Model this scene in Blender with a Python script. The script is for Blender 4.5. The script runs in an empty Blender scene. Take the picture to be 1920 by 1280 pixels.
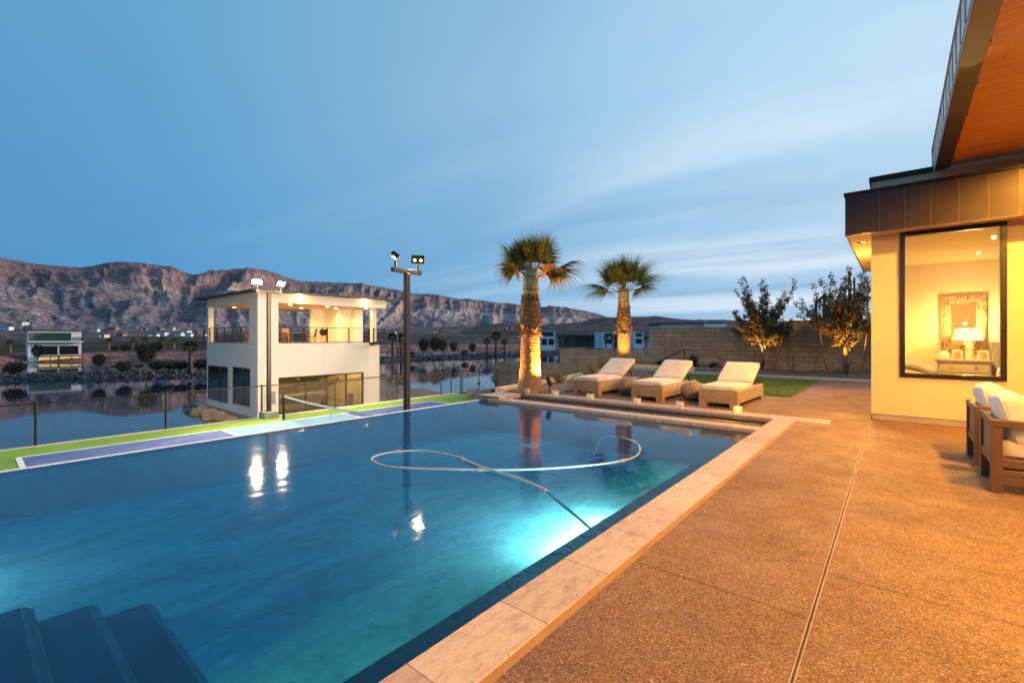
import bpy, bmesh, math, random
import numpy as np
from mathutils import Vector, Matrix, noise as mnoise
R = math.radians
random.seed(7)
scene = bpy.context.scene
COL = scene.collection

# ------------------------------------------------------------------ camera
CAM_H = 1.4
HEAD = R(39.87)
cam_d = bpy.data.cameras.new('camera')
cam = bpy.data.objects.new('camera', cam_d); COL.objects.link(cam)
cam.location = (0, 0, CAM_H)
cam.rotation_euler = (R(90), 0, HEAD)
cam_d.sensor_width = 36
cam_d.lens = 862 / 1920 * 36
cam_d.shift_y = -8 / 1920
cam_d.clip_start = 0.05
cam_d.clip_end = 20000
scene.camera = cam

# ------------------------------------------------------------------ render / exposure
scene.render.engine = 'CYCLES'
scene.view_settings.view_transform = 'Standard'
scene.view_settings.look = 'None'
scene.view_settings.exposure = 0.65
scene.view_settings.gamma = 1.0
cy = scene.cycles
cy.use_denoising = True
cy.max_bounces = 8
cy.diffuse_bounces = 3
cy.glossy_bounces = 4
cy.transmission_bounces = 6
cy.transparent_max_bounces = 24
cy.caustics_reflective = False
cy.caustics_refractive = False
cy.sample_clamp_indirect = 4.0
cy.sample_clamp_direct = 0.0
cy.use_light_tree = True

# ------------------------------------------------------------------ world: dusk sky
SUN_AZ = HEAD - R(62)          # compass heading (counter-clockwise from +Y) of the afterglow
GLOW = Vector((-math.sin(SUN_AZ), math.cos(SUN_AZ), 0))
world = bpy.data.worlds.new('World'); scene.world = world
world.use_nodes = True
wt = world.node_tree; wt.nodes.clear()
def wn(t, **k):
    n = wt.nodes.new(t)
    for a, b in k.items(): setattr(n, a, b)
    return n
WL = wt.links.new
def wmath(op, a, b=None, clamp=False):
    n = wn('ShaderNodeMath', operation=op); n.use_clamp = clamp
    for i, v in enumerate((a, b)):
        if v is None: continue
        if isinstance(v, (int, float)): n.inputs[i].default_value = v
        else: WL(v, n.inputs[i])
    return n.outputs[0]
def wramp(fac, stops, interp='EASE'):
    n = wn('ShaderNodeValToRGB'); n.color_ramp.interpolation = interp
    e = n.color_ramp.elements
    while len(e) > 1: e.remove(e[-1])
    e[0].position = stops[0][0]; e[0].color = (*stops[0][1], 1)
    for p, c in stops[1:]:
        x = e.new(p); x.color = (*c, 1)
    WL(fac, n.inputs[0]); return n.outputs[0]
def wmix(f, a, b, mode='MIX'):
    n = wn('ShaderNodeMix', data_type='RGBA', blend_type=mode)
    for sock, v in ((n.inputs[0], f), (n.inputs[6], a), (n.inputs[7], b)):
        if isinstance(v, (int, float)): sock.default_value = v
        elif isinstance(v, tuple): sock.default_value = (*v, 1)
        else: WL(v, sock)
    return n.outputs[2]
tc = wn('ShaderNodeTexCoord')
nish = wn('ShaderNodeTexSky', sky_type='NISHITA')
nish.sun_disc = False
nish.sun_elevation = R(1.0)
nish.sun_rotation = -SUN_AZ
nish.ozone_density = 4.0
nish.dust_density = 0.5
sep = wn('ShaderNodeSeparateXYZ'); WL(tc.outputs['Generated'], sep.inputs[0])
dotn = wn('ShaderNodeVectorMath', operation='DOT_PRODUCT')
WL(tc.outputs['Generated'], dotn.inputs[0]); dotn.inputs[1].default_value = GLOW
u = wmath('MULTIPLY_ADD', dotn.outputs['Value'], 0.5); wt.nodes[-1].inputs[2].default_value = 0.5   # 0 away .. 1 towards the glow
# blue away from the afterglow, pale towards it (scaled x10 because the Background strength is 0.1)
low = wramp(u, [(0.0, (.055, .19, .40)), (0.42, (.070, .26, .52)), (0.70, (.15, .35, .58)), (0.86, (.245, .435, .635)), (1.0, (.42, .55, .69))], 'LINEAR')
high = wramp(u, [(0.0, (.060, .21, .42)), (0.42, (.115, .315, .525)), (0.70, (.225, .43, .625)), (0.86, (.36, .58, .76)), (1.0, (.50, .67, .80))], 'LINEAR')
elev = wmath('MULTIPLY', sep.outputs[2], 2.1, True)
grad = wmix(elev, low, high)
# cirrus: noise on a plane overhead, stretched along one heading
den = wmath('ADD', wmath('MAXIMUM', sep.outputs[2], 0.0), 0.10)
px_ = wmath('DIVIDE', sep.outputs[0], den); py_ = wmath('DIVIDE', sep.outputs[1], den)
cmb = wn('ShaderNodeCombineXYZ'); WL(px_, cmb.inputs[0]); WL(py_, cmb.inputs[1])
mp = wn('ShaderNodeMapping'); WL(cmb.outputs[0], mp.inputs[0])
mp.inputs['Rotation'].default_value = (0, 0, R(-62)); mp.inputs['Scale'].default_value = (0.30, 1.15, 1)
ns = wn('ShaderNodeTexNoise'); WL(mp.outputs[0], ns.inputs['Vector'])
ns.inputs['Scale'].default_value = 0.62; ns.inputs['Detail'].default_value = 9; ns.inputs['Roughness'].default_value = 0.58
ns.inputs['Distortion'].default_value = 0.7
cl = wramp(ns.outputs[0], [(0.40, (0, 0, 0)), (0.62, (1, 1, 1))])
band = wramp(sep.outputs[2], [(0.0, (.50, .50, .50)), (0.05, (.85, .85, .85)), (0.26, (.85, .85, .85)), (0.42, (.45, .45, .45)), (0.7, (.14, .14, .14))])
side = wramp(u, [(0.35, (.08, .08, .08)), (0.55, (.40, .40, .40)), (0.80, (1, 1, 1))])
cf = wmath('MULTIPLY', wmath('MULTIPLY', cl, band), side)
ccol = wramp(u, [(0.4, (.16, .37, .58)), (0.70, (.36, .54, .70)), (0.92, (.70, .78, .86))])
grad = wmix(wmath('MULTIPLY', cf, 0.78), grad, ccol)
# darker slate streaks between the wisps
ns2 = wn('ShaderNodeTexNoise'); WL(mp.outputs[0], ns2.inputs['Vector'])
ns2.inputs['Scale'].default_value = 0.95; ns2.inputs['Detail'].default_value = 6; ns2.inputs['Distortion'].default_value = 0.9
dk = wramp(ns2.outputs[0], [(0.47, (0, 0, 0)), (0.68, (1, 1, 1))])
lowband = wramp(sep.outputs[2], [(0.0, (.75, .75, .75)), (0.16, (.6, .6, .6)), (0.34, (.12, .12, .12)), (0.6, (0, 0, 0))])
dkf = wmath('MULTIPLY', wmath('MULTIPLY', wmath('MULTIPLY', dk, lowband), side), 0.5)
grad = wmix(dkf, grad, (.10, .26, .46))
x10 = wn('ShaderNodeVectorMath', operation='SCALE'); WL(grad, x10.inputs[0]); x10.inputs['Scale'].default_value = 10.0
skymix = wmix(0.88, nish.outputs[0], x10.outputs[0])
bg = wn('ShaderNodeBackground'); WL(skymix, bg.inputs[0]); bg.inputs[1].default_value = 0.084
WL(bg.outputs[0], wn('ShaderNodeOutputWorld').inputs[0])

# ------------------------------------------------------------------ the last low light (afterglow)
sun_d = bpy.data.lights.new('sun', 'SUN'); sun = bpy.data.objects.new('sun', sun_d); COL.objects.link(sun)
sun_d.energy = 2.0; sun_d.angle = R(14); sun_d.color = (1.0, .76, .64)
sd = Vector((GLOW.x, GLOW.y, math.tan(R(14)))).normalized()
sun.rotation_euler = sd.to_track_quat('Z', 'Y').to_euler()

# ------------------------------------------------------------------ material helpers
def new_mat(name):
    m = bpy.data.materials.new(name); m.use_nodes = True
    nt = m.node_tree; nt.nodes.clear()
    return m, nt
class NT:
    def __init__(s, nt): s.nt = nt
    def n(s, t, **k):
        x = s.nt.nodes.new(t)
        for a, b in k.items(): setattr(x, a, b)
        return x
    def l(s, a, b): s.nt.links.new(a, b)
    def val(s, sock, v):
        if isinstance(v, (int, float)): sock.default_value = v
        elif isinstance(v, tuple):
            sock.default_value = (*v, 1) if len(v) == 3 and sock.type == 'RGBA' else v
        else: s.l(v, sock)
    def coord(s, swz=None, scale=None, rot=None):
        o = s.n('ShaderNodeTexCoord').outputs['Object']
        if swz:
            sp = s.n('ShaderNodeSeparateXYZ'); s.l(o, sp.inputs[0]); cb = s.n('ShaderNodeCombineXYZ')
            for i, a in enumerate(swz):
                if len(a) == 2:
                    ad = s.n('ShaderNodeMath', operation='ADD')
                    s.l(sp.outputs['xyz'.index(a[0])], ad.inputs[0]); s.l(sp.outputs['xyz'.index(a[1])], ad.inputs[1])
                    s.l(ad.outputs[0], cb.inputs[i])
                elif a != '0': s.l(sp.outputs['xyz'.index(a)], cb.inputs[i])
            o = cb.outputs[0]
        if scale or rot:
            mp = s.n('ShaderNodeMapping'); s.l(o, mp.inputs[0])
            if scale: mp.inputs['Scale'].default_value = scale
            if rot: mp.inputs['Rotation'].default_value = rot
            o = mp.outputs[0]
        return o
    def noise(s, co, scale, detail=4, rough=.55, dist=0.0):
        x = s.n('ShaderNodeTexNoise'); s.l(co, x.inputs['Vector'])
        x.inputs['Scale'].default_value = scale; x.inputs['Detail'].default_value = detail
        x.inputs['Roughness'].default_value = rough; x.inputs['Distortion'].default_value = dist
        return x.outputs[0]
    def ramp(s, fac, stops, interp='LINEAR'):
        x = s.n('ShaderNodeValToRGB'); x.color_ramp.interpolation = interp
        e = x.color_ramp.elements
        while len(e) > 1: e.remove(e[-1])
        def c4(c): return (c, c, c, 1) if isinstance(c, (int, float)) else (*c, 1)
        e[0].position = stops[0][0]; e[0].color = c4(stops[0][1])
        for p, c in stops[1:]:
            y = e.new(p); y.color = c4(c)
        s.l(fac, x.inputs[0]); return x.outputs[0]
    def mix(s, f, a, b, mode='MIX'):
        x = s.n('ShaderNodeMix', data_type='RGBA', blend_type=mode)
        s.val(x.inputs[0], f); s.val(x.inputs[6], a); s.val(x.inputs[7], b)
        return x.outputs[2]
    def math(s, op, a, b=None):
        x = s.n('ShaderNodeMath', operation=op); s.val(x.inputs[0], a)
        if b is not None: s.val(x.inputs[1], b)
        return x.outputs[0]
    def bump(s, h, strength=.3, dist=.01, normal=None):
        x = s.n('ShaderNodeBump'); s.l(h, x.inputs['Height'])
        x.inputs['Strength'].default_value = strength; x.inputs['Distance'].default_value = dist
        if normal: s.l(normal, x.inputs['Normal'])
        return x.outputs[0]
    def principled(s, color, rough=.6, normal=None, metal=0.0, spec=.5, **k):
        p = s.n('ShaderNodeBsdfPrincipled')
        s.val(p.inputs['Base Color'], color); s.val(p.inputs['Roughness'], rough)
        p.inputs['Metallic'].default_value = metal
        p.inputs['Specular IOR Level'].default_value = spec
        for a, b in k.items(): s.val(p.inputs[a], b)
        if normal: s.l(normal, p.inputs['Normal'])
        return p
    def out(s, sh):
        o = s.n('ShaderNodeOutputMaterial'); s.l(sh.outputs[0] if hasattr(sh, 'outputs') else sh, o.inputs[0])

def simple(name, c1, c2=None, rough=.6, scale=6.0, metal=0.0, bump=0.0, bscale=None, bdist=.004, spec=.5, detail=5):
    m, nt = new_mat(name); t = NT(nt); co = t.coord()
    if c2 is None: c2 = tuple(x * .82 for x in c1)
    nz = t.noise(co, scale, detail)
    col = t.ramp(nz, [(.32, c2), (.68, c1)])
    nrm = None
    if bump: nrm = t.bump(t.noise(co, bscale or scale * 8, 4), bump, bdist)
    rr = t.ramp(t.noise(co, scale * 1.7, 3), [(.3, max(0, rough - .08)), (.7, min(1, rough + .08))])
    t.out(t.principled(col, rr, nrm, metal, spec)); return m
def emissive(name, c, strength, base=(.8, .8, .8)):
    m, nt = new_mat(name); t = NT(nt)
    p = t.principled(base, .5); p.inputs['Emission Color'].default_value = (*c, 1); p.inputs['Emission Strength'].default_value = strength
    t.out(p); return m
def glassy(name, tint=(1, 1, 1), ior=1.45, rough=0.0, bump=None, minf=0.0):
    """thin glass / water sheet: what is behind shows through, tinted, under a Fresnel reflection"""
    m, nt = new_mat(name); t = NT(nt)
    tr = t.n('ShaderNodeBsdfTransparent'); tr.inputs[0].default_value = (*tint, 1)
    gl = t.n('ShaderNodeBsdfGlossy'); gl.inputs['Roughness'].default_value = rough
    fr = t.n('ShaderNodeFresnel'); fr.inputs['IOR'].default_value = ior
    if bump:
        co = t.coord(scale=bump.get('scale3', (1, 1, 1)), rot=(0, 0, bump.get('rot', 0)))
        h1 = t.noise(co, bump['s1'], 3, .5, .3)
        nb = t.bump(h1, bump['k'], bump['d'])
        t.l(nb, gl.inputs['Normal']); t.l(nb, fr.inputs['Normal'])
    ms = t.n('ShaderNodeMixShader'); t.l(fr.outputs[0], ms.inputs[0]); t.l(tr.outputs[0], ms.inputs[1]); t.l(gl.outputs[0], ms.inputs[2])
    t.out(ms); return m

# ------------------------------------------------------------------ mesh helpers
class MB:
    def __init__(s): s.v = []; s.f = []; s.mi = []; s.cur = 0
    def add(s, vs, fs):
        o = len(s.v); s.v.extend([tuple(p) for p in vs]); s.f.extend([tuple(i + o for i in f) for f in fs]); s.mi.extend([s.cur] * len(fs)); return s
    def box(s, x0, x1, y0, y1, z0, z1):
        return s.add([(x0, y0, z0), (x1, y0, z0), (x1, y1, z0), (x0, y1, z0), (x0, y0, z1), (x1, y0, z1), (x1, y1, z1), (x0, y1, z1)],
                     [(0, 3, 2, 1), (4, 5, 6, 7), (0, 1, 5, 4), (1, 2, 6, 5), (2, 3, 7, 6), (3, 0, 4, 7)])
    def obox(s, c, size, rot):
        hx, hy, hz = (a / 2 for a in size); c = Vector(c)
        pts = [c + rot @ Vector(p) for p in [(-hx, -hy, -hz), (hx, -hy, -hz), (hx, hy, -hz), (-hx, hy, -hz), (-hx, -hy, hz), (hx, -hy, hz), (hx, hy, hz), (-hx, hy, hz)]]
        return s.add(pts, [(0, 3, 2, 1), (4, 5, 6, 7), (0, 1, 5, 4), (1, 2, 6, 5), (2, 3, 7, 6), (3, 0, 4, 7)])
    def bar(s, a, b, w, h=None, up=(0, 0, 1)):
        a = Vector(a); b = Vector(b); d = b - a
        x = d.normalized(); upv = Vector(up)
        if abs(x.dot(upv)) > .98: upv = Vector((0, 1, 0))
        y = upv.cross(x).normalized(); z = x.cross(y)
        return s.obox((a + b) / 2, (d.length, w, h or w), Matrix((x, y, z)).transposed())
    def quad(s, a, b, c, d): return s.add([a, b, c, d], [(0, 1, 2, 3)])
    def sheet(s, x0, x1, y0, y1, z): return s.quad((x0, y0, z), (x1, y0, z), (x1, y1, z), (x0, y1, z))
    def tube(s, pts, rad, n=8, cap=True):
        pts = [Vector(p) for p in pts]; m = len(pts)
        if isinstance(rad, (int, float)): rad = [rad] * m
        vs = []; fs = []; prev = None
        for i, p in enumerate(pts):
            d = (pts[min(i + 1, m - 1)] - pts[max(i - 1, 0)])
            if d.length < 1e-9: d = Vector((0, 0, 1))
            d.normalize()
            if prev is None:
                ref = Vector((0, 0, 1)) if abs(d.z) < .9 else Vector((1, 0, 0))
                x = d.cross(ref).normalized()
            else:
                x = (prev - d * prev.dot(d))
                x = x.normalized() if x.length > 1e-6 else d.orthogonal().normalized()
            prev = x; y = d.cross(x)
            for k in range(n):
                a = 2 * math.pi * k / n
                vs.append(p + (x * math.cos(a) + y * math.sin(a)) * rad[i])
        for i in range(m - 1):
            for k in range(n):
                fs.append((i * n + k, i * n + (k + 1) % n, (i + 1) * n + (k + 1) % n, (i + 1) * n + k))
        if cap:
            fs.append(tuple(range(n))[::-1]); fs.append(tuple((m - 1) * n + k for k in range(n)))
        return s.add(vs, fs)
    def cyl(s, p0, p1, r, n=12, r1=None): return s.tube([p0, p1], [r, r if r1 is None else r1], n)
    def lathe(s, prof, n=16, c=(0, 0, 0), wob=None):
        vs = []; fs = []; m = len(prof)
        for i, (r, z) in enumerate(prof):
            for k in range(n):
                a = 2 * math.pi * k / n
                rr = r * (1 + (wob(a, z) if wob else 0))
                vs.append((c[0] + rr * math.cos(a), c[1] + rr * math.sin(a), c[2] + z))
        for i in range(m - 1):
            for k in range(n):
                fs.append((i * n + k, i * n + (k + 1) % n, (i + 1) * n + (k + 1) % n, (i + 1) * n + k))
        fs.append(tuple(range(n))[::-1]); fs.append(tuple((m - 1) * n + k for k in range(n)))
        return s.add(vs, fs)
    def prism(s, poly, z0, z1):
        n = len(poly)
        return s.add([(x, y, z0) for x, y in poly] + [(x, y, z1) for x, y in poly],
                     [tuple(range(n))[::-1], tuple(range(n, 2 * n))] + [(i, (i + 1) % n, n + (i + 1) % n, n + i) for i in range(n)])
    def rock(s, c, size, seed=0, sub=2, amp=.28, flat=0.0):
        bm = bmesh.new(); bmesh.ops.create_icosphere(bm, subdivisions=sub, radius=1)
        off = Vector((seed * 3.17, seed * 1.73, seed * .77))
        for v in bm.verts:
            n1 = mnoise.noise(v.co * 1.1 + off) * amp + mnoise.noise(v.co * 2.7 + off) * amp * .45
            p = v.co * (1 + n1)
            # planar chips
            for k in range(4):
                pl = Vector((math.sin(seed * 5 + k * 2.1), math.cos(seed * 3 + k * 1.7), math.sin(seed + k) * .6)).normalized()
                dd = p.dot(pl)
                if dd > .72: p = p - pl * (dd - .72) * .8
            v.co = p
        vs = [(c[0] + v.co.x * size[0], c[1] + v.co.y * size[1], c[2] + v.co.z * size[2]) for v in bm.verts]
        fs = [tuple(v.index for v in f.verts) for f in bm.faces]
        bm.free(); return s.add(vs, fs)
    def build(s, name, mat, parent=None, smooth=False, bevel=0.0, seg=2, rel=True, sub=0, autosm=None):
        me = bpy.data.meshes.new(name)
        off = parent['_w'] if (parent is not None and rel and '_w' in parent) else (0, 0, 0)
        vs = [(x - off[0], y - off[1], z - off[2]) for x, y, z in s.v] if any(off) else s.v
        me.from_pydata(vs, [], s.f)
        mats = mat if isinstance(mat, (list, tuple)) else [mat]
        for q in mats: me.materials.append(q)
        if len(mats) > 1: me.polygons.foreach_set('material_index', s.mi)
        if smooth: me.polygons.foreach_set('use_smooth', [True] * len(me.polygons))
        me.update()
        o = bpy.data.objects.new(name, me); COL.objects.link(o)
        if parent is not None:
            o.parent = parent
            if '_w' in parent: o['_w'] = parent['_w']
        if bevel:
            b = o.modifiers.new('bevel', 'BEVEL'); b.width = bevel; b.segments = seg; b.limit_method = 'ANGLE'; b.angle_limit = R(40)
            me.polygons.foreach_set('use_smooth', [True] * len(me.polygons))
            b.harden_normals = True
        if sub:
            b = o.modifiers.new('sub', 'SUBSURF'); b.levels = sub; b.render_levels = sub
        return o

def tag(o, label=None, cat=None, group=None, kind=None):
    if label: o['label'] = label
    if cat: o['category'] = cat
    if group: o['group'] = group
    if kind: o['kind'] = kind
    return o
def thing(name, label, cat, loc=(0, 0, 0), group=None, rotz=0):
    o = bpy.data.objects.new(name, None); COL.objects.link(o); o.empty_display_size = .2
    o.location = loc; o.rotation_euler = (0, 0, rotz); o['_w'] = tuple(float(a) for a in loc)
    return tag(o, label, cat, group)
def struct(o): o['kind'] = 'structure'; return o
def dup(root, loc, rotz=0.0, label=None, scale=1.0):
    r = root.copy(); COL.objects.link(r); r.location = loc; r.rotation_euler = (0, 0, rotz); r.scale = (scale,) * 3
    if label: r['label'] = label
    for ch in list(root.children):
        c = ch.copy(); COL.objects.link(c); c.parent = r
        for g in list(ch.children):
            e = g.copy(); COL.objects.link(e); e.parent = c
    return r
def lamp(kind, name, loc, energy, color, target=None, size=.05, angle=120, blend=.5, parent=None):
    d = bpy.data.lights.new(name, kind); d.energy = energy; d.color = color
    if kind == 'AREA': d.shape = 'DISK'; d.size = size
    else: d.shadow_soft_size = size
    if kind == 'SPOT': d.spot_size = R(angle); d.spot_blend = blend
    o = bpy.data.objects.new(name, d); COL.objects.link(o)
    w = Vector(loc)
    if parent is not None and '_w' in parent:
        o.parent = parent; w = w - Vector(parent['_w'])
    o.location = w
    if target is not None:
        o.rotation_euler = (Vector(target) - Vector(loc)).to_track_quat('-Z', 'Y').to_euler()
    return o
SN, CS = math.sin(HEAD), math.cos(HEAD)
def at(px, d, z=0.0):
    """ground position seen d metres ahead in the heading of column px of the 1920-wide survey photo"""
    l = (px - 960) / 862 * d
    return (-SN * d + CS * l, CS * d + SN * l, z)

# ------------------------------------------------------------------ materials
WARM = (1.0, .455, .06)
AMBER = (1.0, .56, .17)
def mat_deck():
    m, nt = new_mat('exposed_aggregate'); t = NT(nt); co = t.coord()
    vo = t.n('ShaderNodeTexVoronoi'); t.l(co, vo.inputs['Vector']); vo.inputs['Scale'].default_value = 145
    sp = t.n('ShaderNodeSeparateColor'); t.l(vo.outputs['Color'], sp.inputs[0])
    peb = t.ramp(sp.outputs[0], [(0, (.13, .07, .042)), (.18, (.21, .12, .068)), (.5, (.285, .17, .097)), (.8, (.335, .21, .125)), (.95, (.42, .30, .20)), (1, (.55, .46, .35))])
    edge = t.ramp(vo.outputs['Distance'], [(.0, 1.0), (.55, .8), (.8, .45)])
    peb = t.mix(1.0, peb, edge, 'MULTIPLY')
    big = t.noise(co, .9, 6, .6)
    big = t.ramp(big, [(.3, (.72, .70, .68)), (.55, (1, 1, 1)), (.75, (1.08, 1.06, 1.02))])
    fine = t.ramp(t.noise(co, 9, 4), [(.3, (.85, .85, .85)), (.7, (1.05, 1.05, 1.05))])
    col = t.mix(1.0, t.mix(1.0, peb, big, 'MULTIPLY'), fine, 'MULTIPLY')
    nrm = t.bump(vo.outputs['Distance'], .55, -.004)
    sl = t.n('ShaderNodeTexBrick'); t.l(t.coord(swz=('x', 'y', '0')), sl.inputs['Vector']); sl.offset = 0
    sl.inputs['Scale'].default_value = 1; sl.inputs['Brick Width'].default_value = 2.0; sl.inputs['Row Height'].default_value = 1.5; sl.inputs['Mortar Size'].default_value = 0.0
    sl.inputs['Color1'].default_value = (.86, .86, .86, 1); sl.inputs['Color2'].default_value = (1.08, 1.06, 1.04, 1)
    col = t.mix(1.0, col, sl.outputs[0], 'MULTIPLY')
    stain = t.ramp(t.noise(t.coord(scale=(1, .5, 1)), 1.4, 6, .6, 1.2), [(.56, 0.0), (.66, .5)])
    col = t.mix(stain, col, (.16, .085, .04))
    # rust coloured run-off by the house wall
    sx = t.n('ShaderNodeSeparateXYZ'); t.l(co, sx.inputs[0])
    near = t.math('MULTIPLY', t.ramp(t.math('SUBTRACT', sx.outputs[1], 8.6), [(.1, 0.0), (.7, 1.0)]), t.ramp(t.math('MULTIPLY', t.math('ADD', sx.outputs[0], .3), .5), [(0.0, 0.0), (.08, 1.0), (.7, 1.0), (.9, 0.0)]))
    near = t.math('MULTIPLY', near, t.ramp(t.noise(t.coord(scale=(.7, 1.6, 1)), 2.6, 5), [(.46, 0.0), (.54, 1.0)]))
    col = t.mix(t.math('MULTIPLY', near, .55), col, (.30, .13, .02))
    rr = t.ramp(t.noise(co, 2.3, 5), [(.35, .55), (.65, .8)])
    t.out(t.principled(col, rr, nrm, spec=.35)); return m
def mat_travertine():
    m, nt = new_mat('travertine'); t = NT(nt); co = t.coord()
    br = t.n('ShaderNodeTexBrick'); t.l(t.coord(swz=('y', 'x', '0')), br.inputs['Vector'])
    br.offset = 0; br.inputs['Scale'].default_value = 1; br.inputs['Brick Width'].default_value = .61; br.inputs['Row Height'].default_value = 20.0
    br.inputs['Mortar Size'].default_value = .004; br.inputs['Color1'].default_value = (.33, .265, .235, 1); br.inputs['Color2'].default_value = (.47, .41, .375, 1)
    br.inputs['Mortar'].default_value = (.20, .15, .12, 1); br.inputs['Bias'].default_value = 0.0
    n1 = t.noise(t.coord(scale=(3.2, 1.1, 1)), 5.5, 10, .74, .25)
    v = t.ramp(n1, [(.30, (.58, .52, .49)), (.44, (.90, .86, .83)), (.56, (1.12, 1.11, 1.10)), (.70, (.78, .73, .70))])
    col = t.mix(1.0, br.outputs[0], v, 'MULTIPLY')
    pit = t.noise(t.coord(scale=(1, .45, 1)), 38, 4, .7)
    pits = t.ramp(pit, [(.29, 0.0), (.36, 1.0)])
    col = t.mix(pits, (.17, .12, .09), col)
    h = t.math('MULTIPLY', pits, t.math('SUBTRACT', 1.0, br.outputs['Fac']))
    t.out(t.principled(col, .48, t.bump(h, .5, .003), spec=.4)); return m
def mat_cmu():
    m, nt = new_mat('concrete_block'); t = NT(nt); co = t.coord()
    br = t.n('ShaderNodeTexBrick'); t.l(t.coord(swz=('x', 'z', 'y')), br.inputs['Vector'])
    br.inputs['Scale'].default_value = 1; br.inputs['Brick Width'].default_value = .40; br.inputs['Row Height'].default_value = .20
    br.inputs['Mortar Size'].default_value = .009; br.inputs['Color1'].default_value = (.43, .32, .205, 1); br.inputs['Color2'].default_value = (.33, .24, .15, 1)
    br.inputs['Mortar'].default_value = (.15, .12, .09, 1)
    v = t.ramp(t.noise(co, 2.5, 6), [(.3, (.8, .8, .8)), (.7, (1.1, 1.1, 1.1))])
    col = t.mix(1.0, br.outputs[0], v, 'MULTIPLY')
    h = t.math('SUBTRACT', t.math('MULTIPLY', t.noise(co, 70, 3), .3), br.outputs['Fac'])
    t.out(t.principled(col, .9, t.bump(h, .5, .01), spec=.2)); return m
def mat_wicker():
    m, nt = new_mat('wicker'); t = NT(nt)
    co = t.coord(swz=('xy', 'z', '0'))
    br = t.n('ShaderNodeTexBrick'); t.l(co, br.inputs['Vector'])
    br.inputs['Scale'].default_value = 1; br.inputs['Brick Width'].default_value = .050; br.inputs['Row Height'].default_value = .019
    br.inputs['Mortar Size'].default_value = .0035; br.inputs['Mortar Smooth'].default_value = .6
    br.inputs['Color1'].default_value = (.52, .39, .22, 1); br.inputs['Color2'].default_value = (.37, .26, .14, 1); br.inputs['Mortar'].default_value = (.10, .065, .035, 1)
    v = t.ramp(t.noise(t.coord(), 9, 4), [(.3, (.75, .75, .75)), (.7, (1.1, 1.1, 1.1))])
    col = t.mix(1.0, br.outputs[0], v, 'MULTIPLY')
    h = t.math('SUBTRACT', 1.0, br.outputs['Fac'])
    t.out(t.principled(col, .55, t.bump(h, .9, .006))); return m
def mat_fabric(name, c1, c2, weave=420):
    m, nt = new_mat(name); t = NT(nt); co = t.coord()
    n1 = t.noise(co, 5, 5)
    col = t.ramp(n1, [(.3, c2), (.7, c1)])
    n2 = t.noise(co, 14, 3); n3 = t.noise(co, weave, 2)
    h = t.math('ADD', t.math('MULTIPLY', n2, 1.0), t.math('MULTIPLY', n3, .08))
    t.out(t.principled(col, .95, t.bump(h, .35, .012), spec=.15, **{'Sheen Weight': .2})); return m
def mat_wood(name, c1, c2, axis='x', scale=1.0, rough=.5, plank=0.0):
    m, nt = new_mat(name); t = NT(nt)
    sc = {'x': (.12, 1, 1), 'y': (1, .12, 1), 'z': (1, 1, .12)}[axis]
    co = t.coord(scale=sc)
    n1 = t.noise(co, 16 * scale, 8, .62, .8)
    n2 = t.noise(co, 90 * scale, 4, .6)
    col = t.ramp(n1, [(.25, c2), (.5, tuple((a + b) / 2 for a, b in zip(c1, c2))), (.72, c1)])
    col = t.mix(.25, col, t.ramp(n2, [(.3, (.4, .4, .4)), (.7, (1, 1, 1))]), 'MULTIPLY')
    if plank:
        w = t.n('ShaderNodeTexBrick'); t.l(t.coord(swz=('x', 'y', '0') if axis == 'x' else ('y', 'x', '0')), w.inputs['Vector'])
        w.inputs['Scale'].default_value = 1; w.inputs['Brick Width'].default_value = 2.4; w.inputs['Row Height'].default_value = plank
        w.inputs['Mortar Size'].default_value = .0035; w.inputs['Color1'].default_value = (1, 1, 1, 1); w.inputs['Color2'].default_value = (.90, .88, .86, 1); w.inputs['Mortar'].default_value = (.55, .5, .46, 1)
        col = t.mix(1.0, col, w.outputs[0], 'MULTIPLY')
    t.out(t.principled(col, rough, t.bump(n2, .12, .002))); return m
def mat_leaf(name, c1, c2, c3=None, trans=.25, rough=.5):
    m, nt = new_mat(name); t = NT(nt); co = t.coord()
    n1 = t.noise(co, 2.2, 3); n2 = t.noise(co, 23, 2)
    a = t.ramp(n1, [(.35, c2), (.65, c1)])
    col = t.mix(t.ramp(n2, [(.45, 0.0), (.75, .75)]), a, c3 or c1)
    p = t.principled(col, rough, spec=.35)
    tl = t.n('ShaderNodeBsdfTranslucent'); t.l(col, tl.inputs[0])
    ms = t.n('ShaderNodeMixShader'); ms.inputs[0].default_value = trans
    t.l(p.outputs[0], ms.inputs[1]); t.l(tl.outputs[0], ms.inputs[2]); t.out(ms); return m
def mat_trunk(name, c1, c2, ring=26.0, k=.6):
    m, nt = new_mat(name); t = NT(nt)
    n1 = t.noise(t.coord(scale=(1, 1, 3.5)), 9, 6, .65)
    w = t.n('ShaderNodeTexWave'); w.bands_direction = 'Z'; t.l(t.coord(), w.inputs['Vector'])
    w.inputs['Scale'].default_value = ring / 6; w.inputs['Distortion'].default_value = 5; w.inputs['Detail'].default_value = 4; w.inputs['Detail Scale'].default_value = 2.5
    n3 = t.noise(t.coord(scale=(1, 1, .2)), 60, 3)
    col = t.ramp(n1, [(.3, c2), (.68, c1)])
    col = t.mix(.35, col, t.ramp(w.outputs[0], [(.1, (.45, .42, .4)), (.6, (1, 1, 1))]), 'MULTIPLY')
    h = t.math('ADD', w.outputs[0], t.math('MULTIPLY', n3, .7))
    t.out(t.principled(col, .85, t.bump(h, k, .02), spec=.2)); return m
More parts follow.
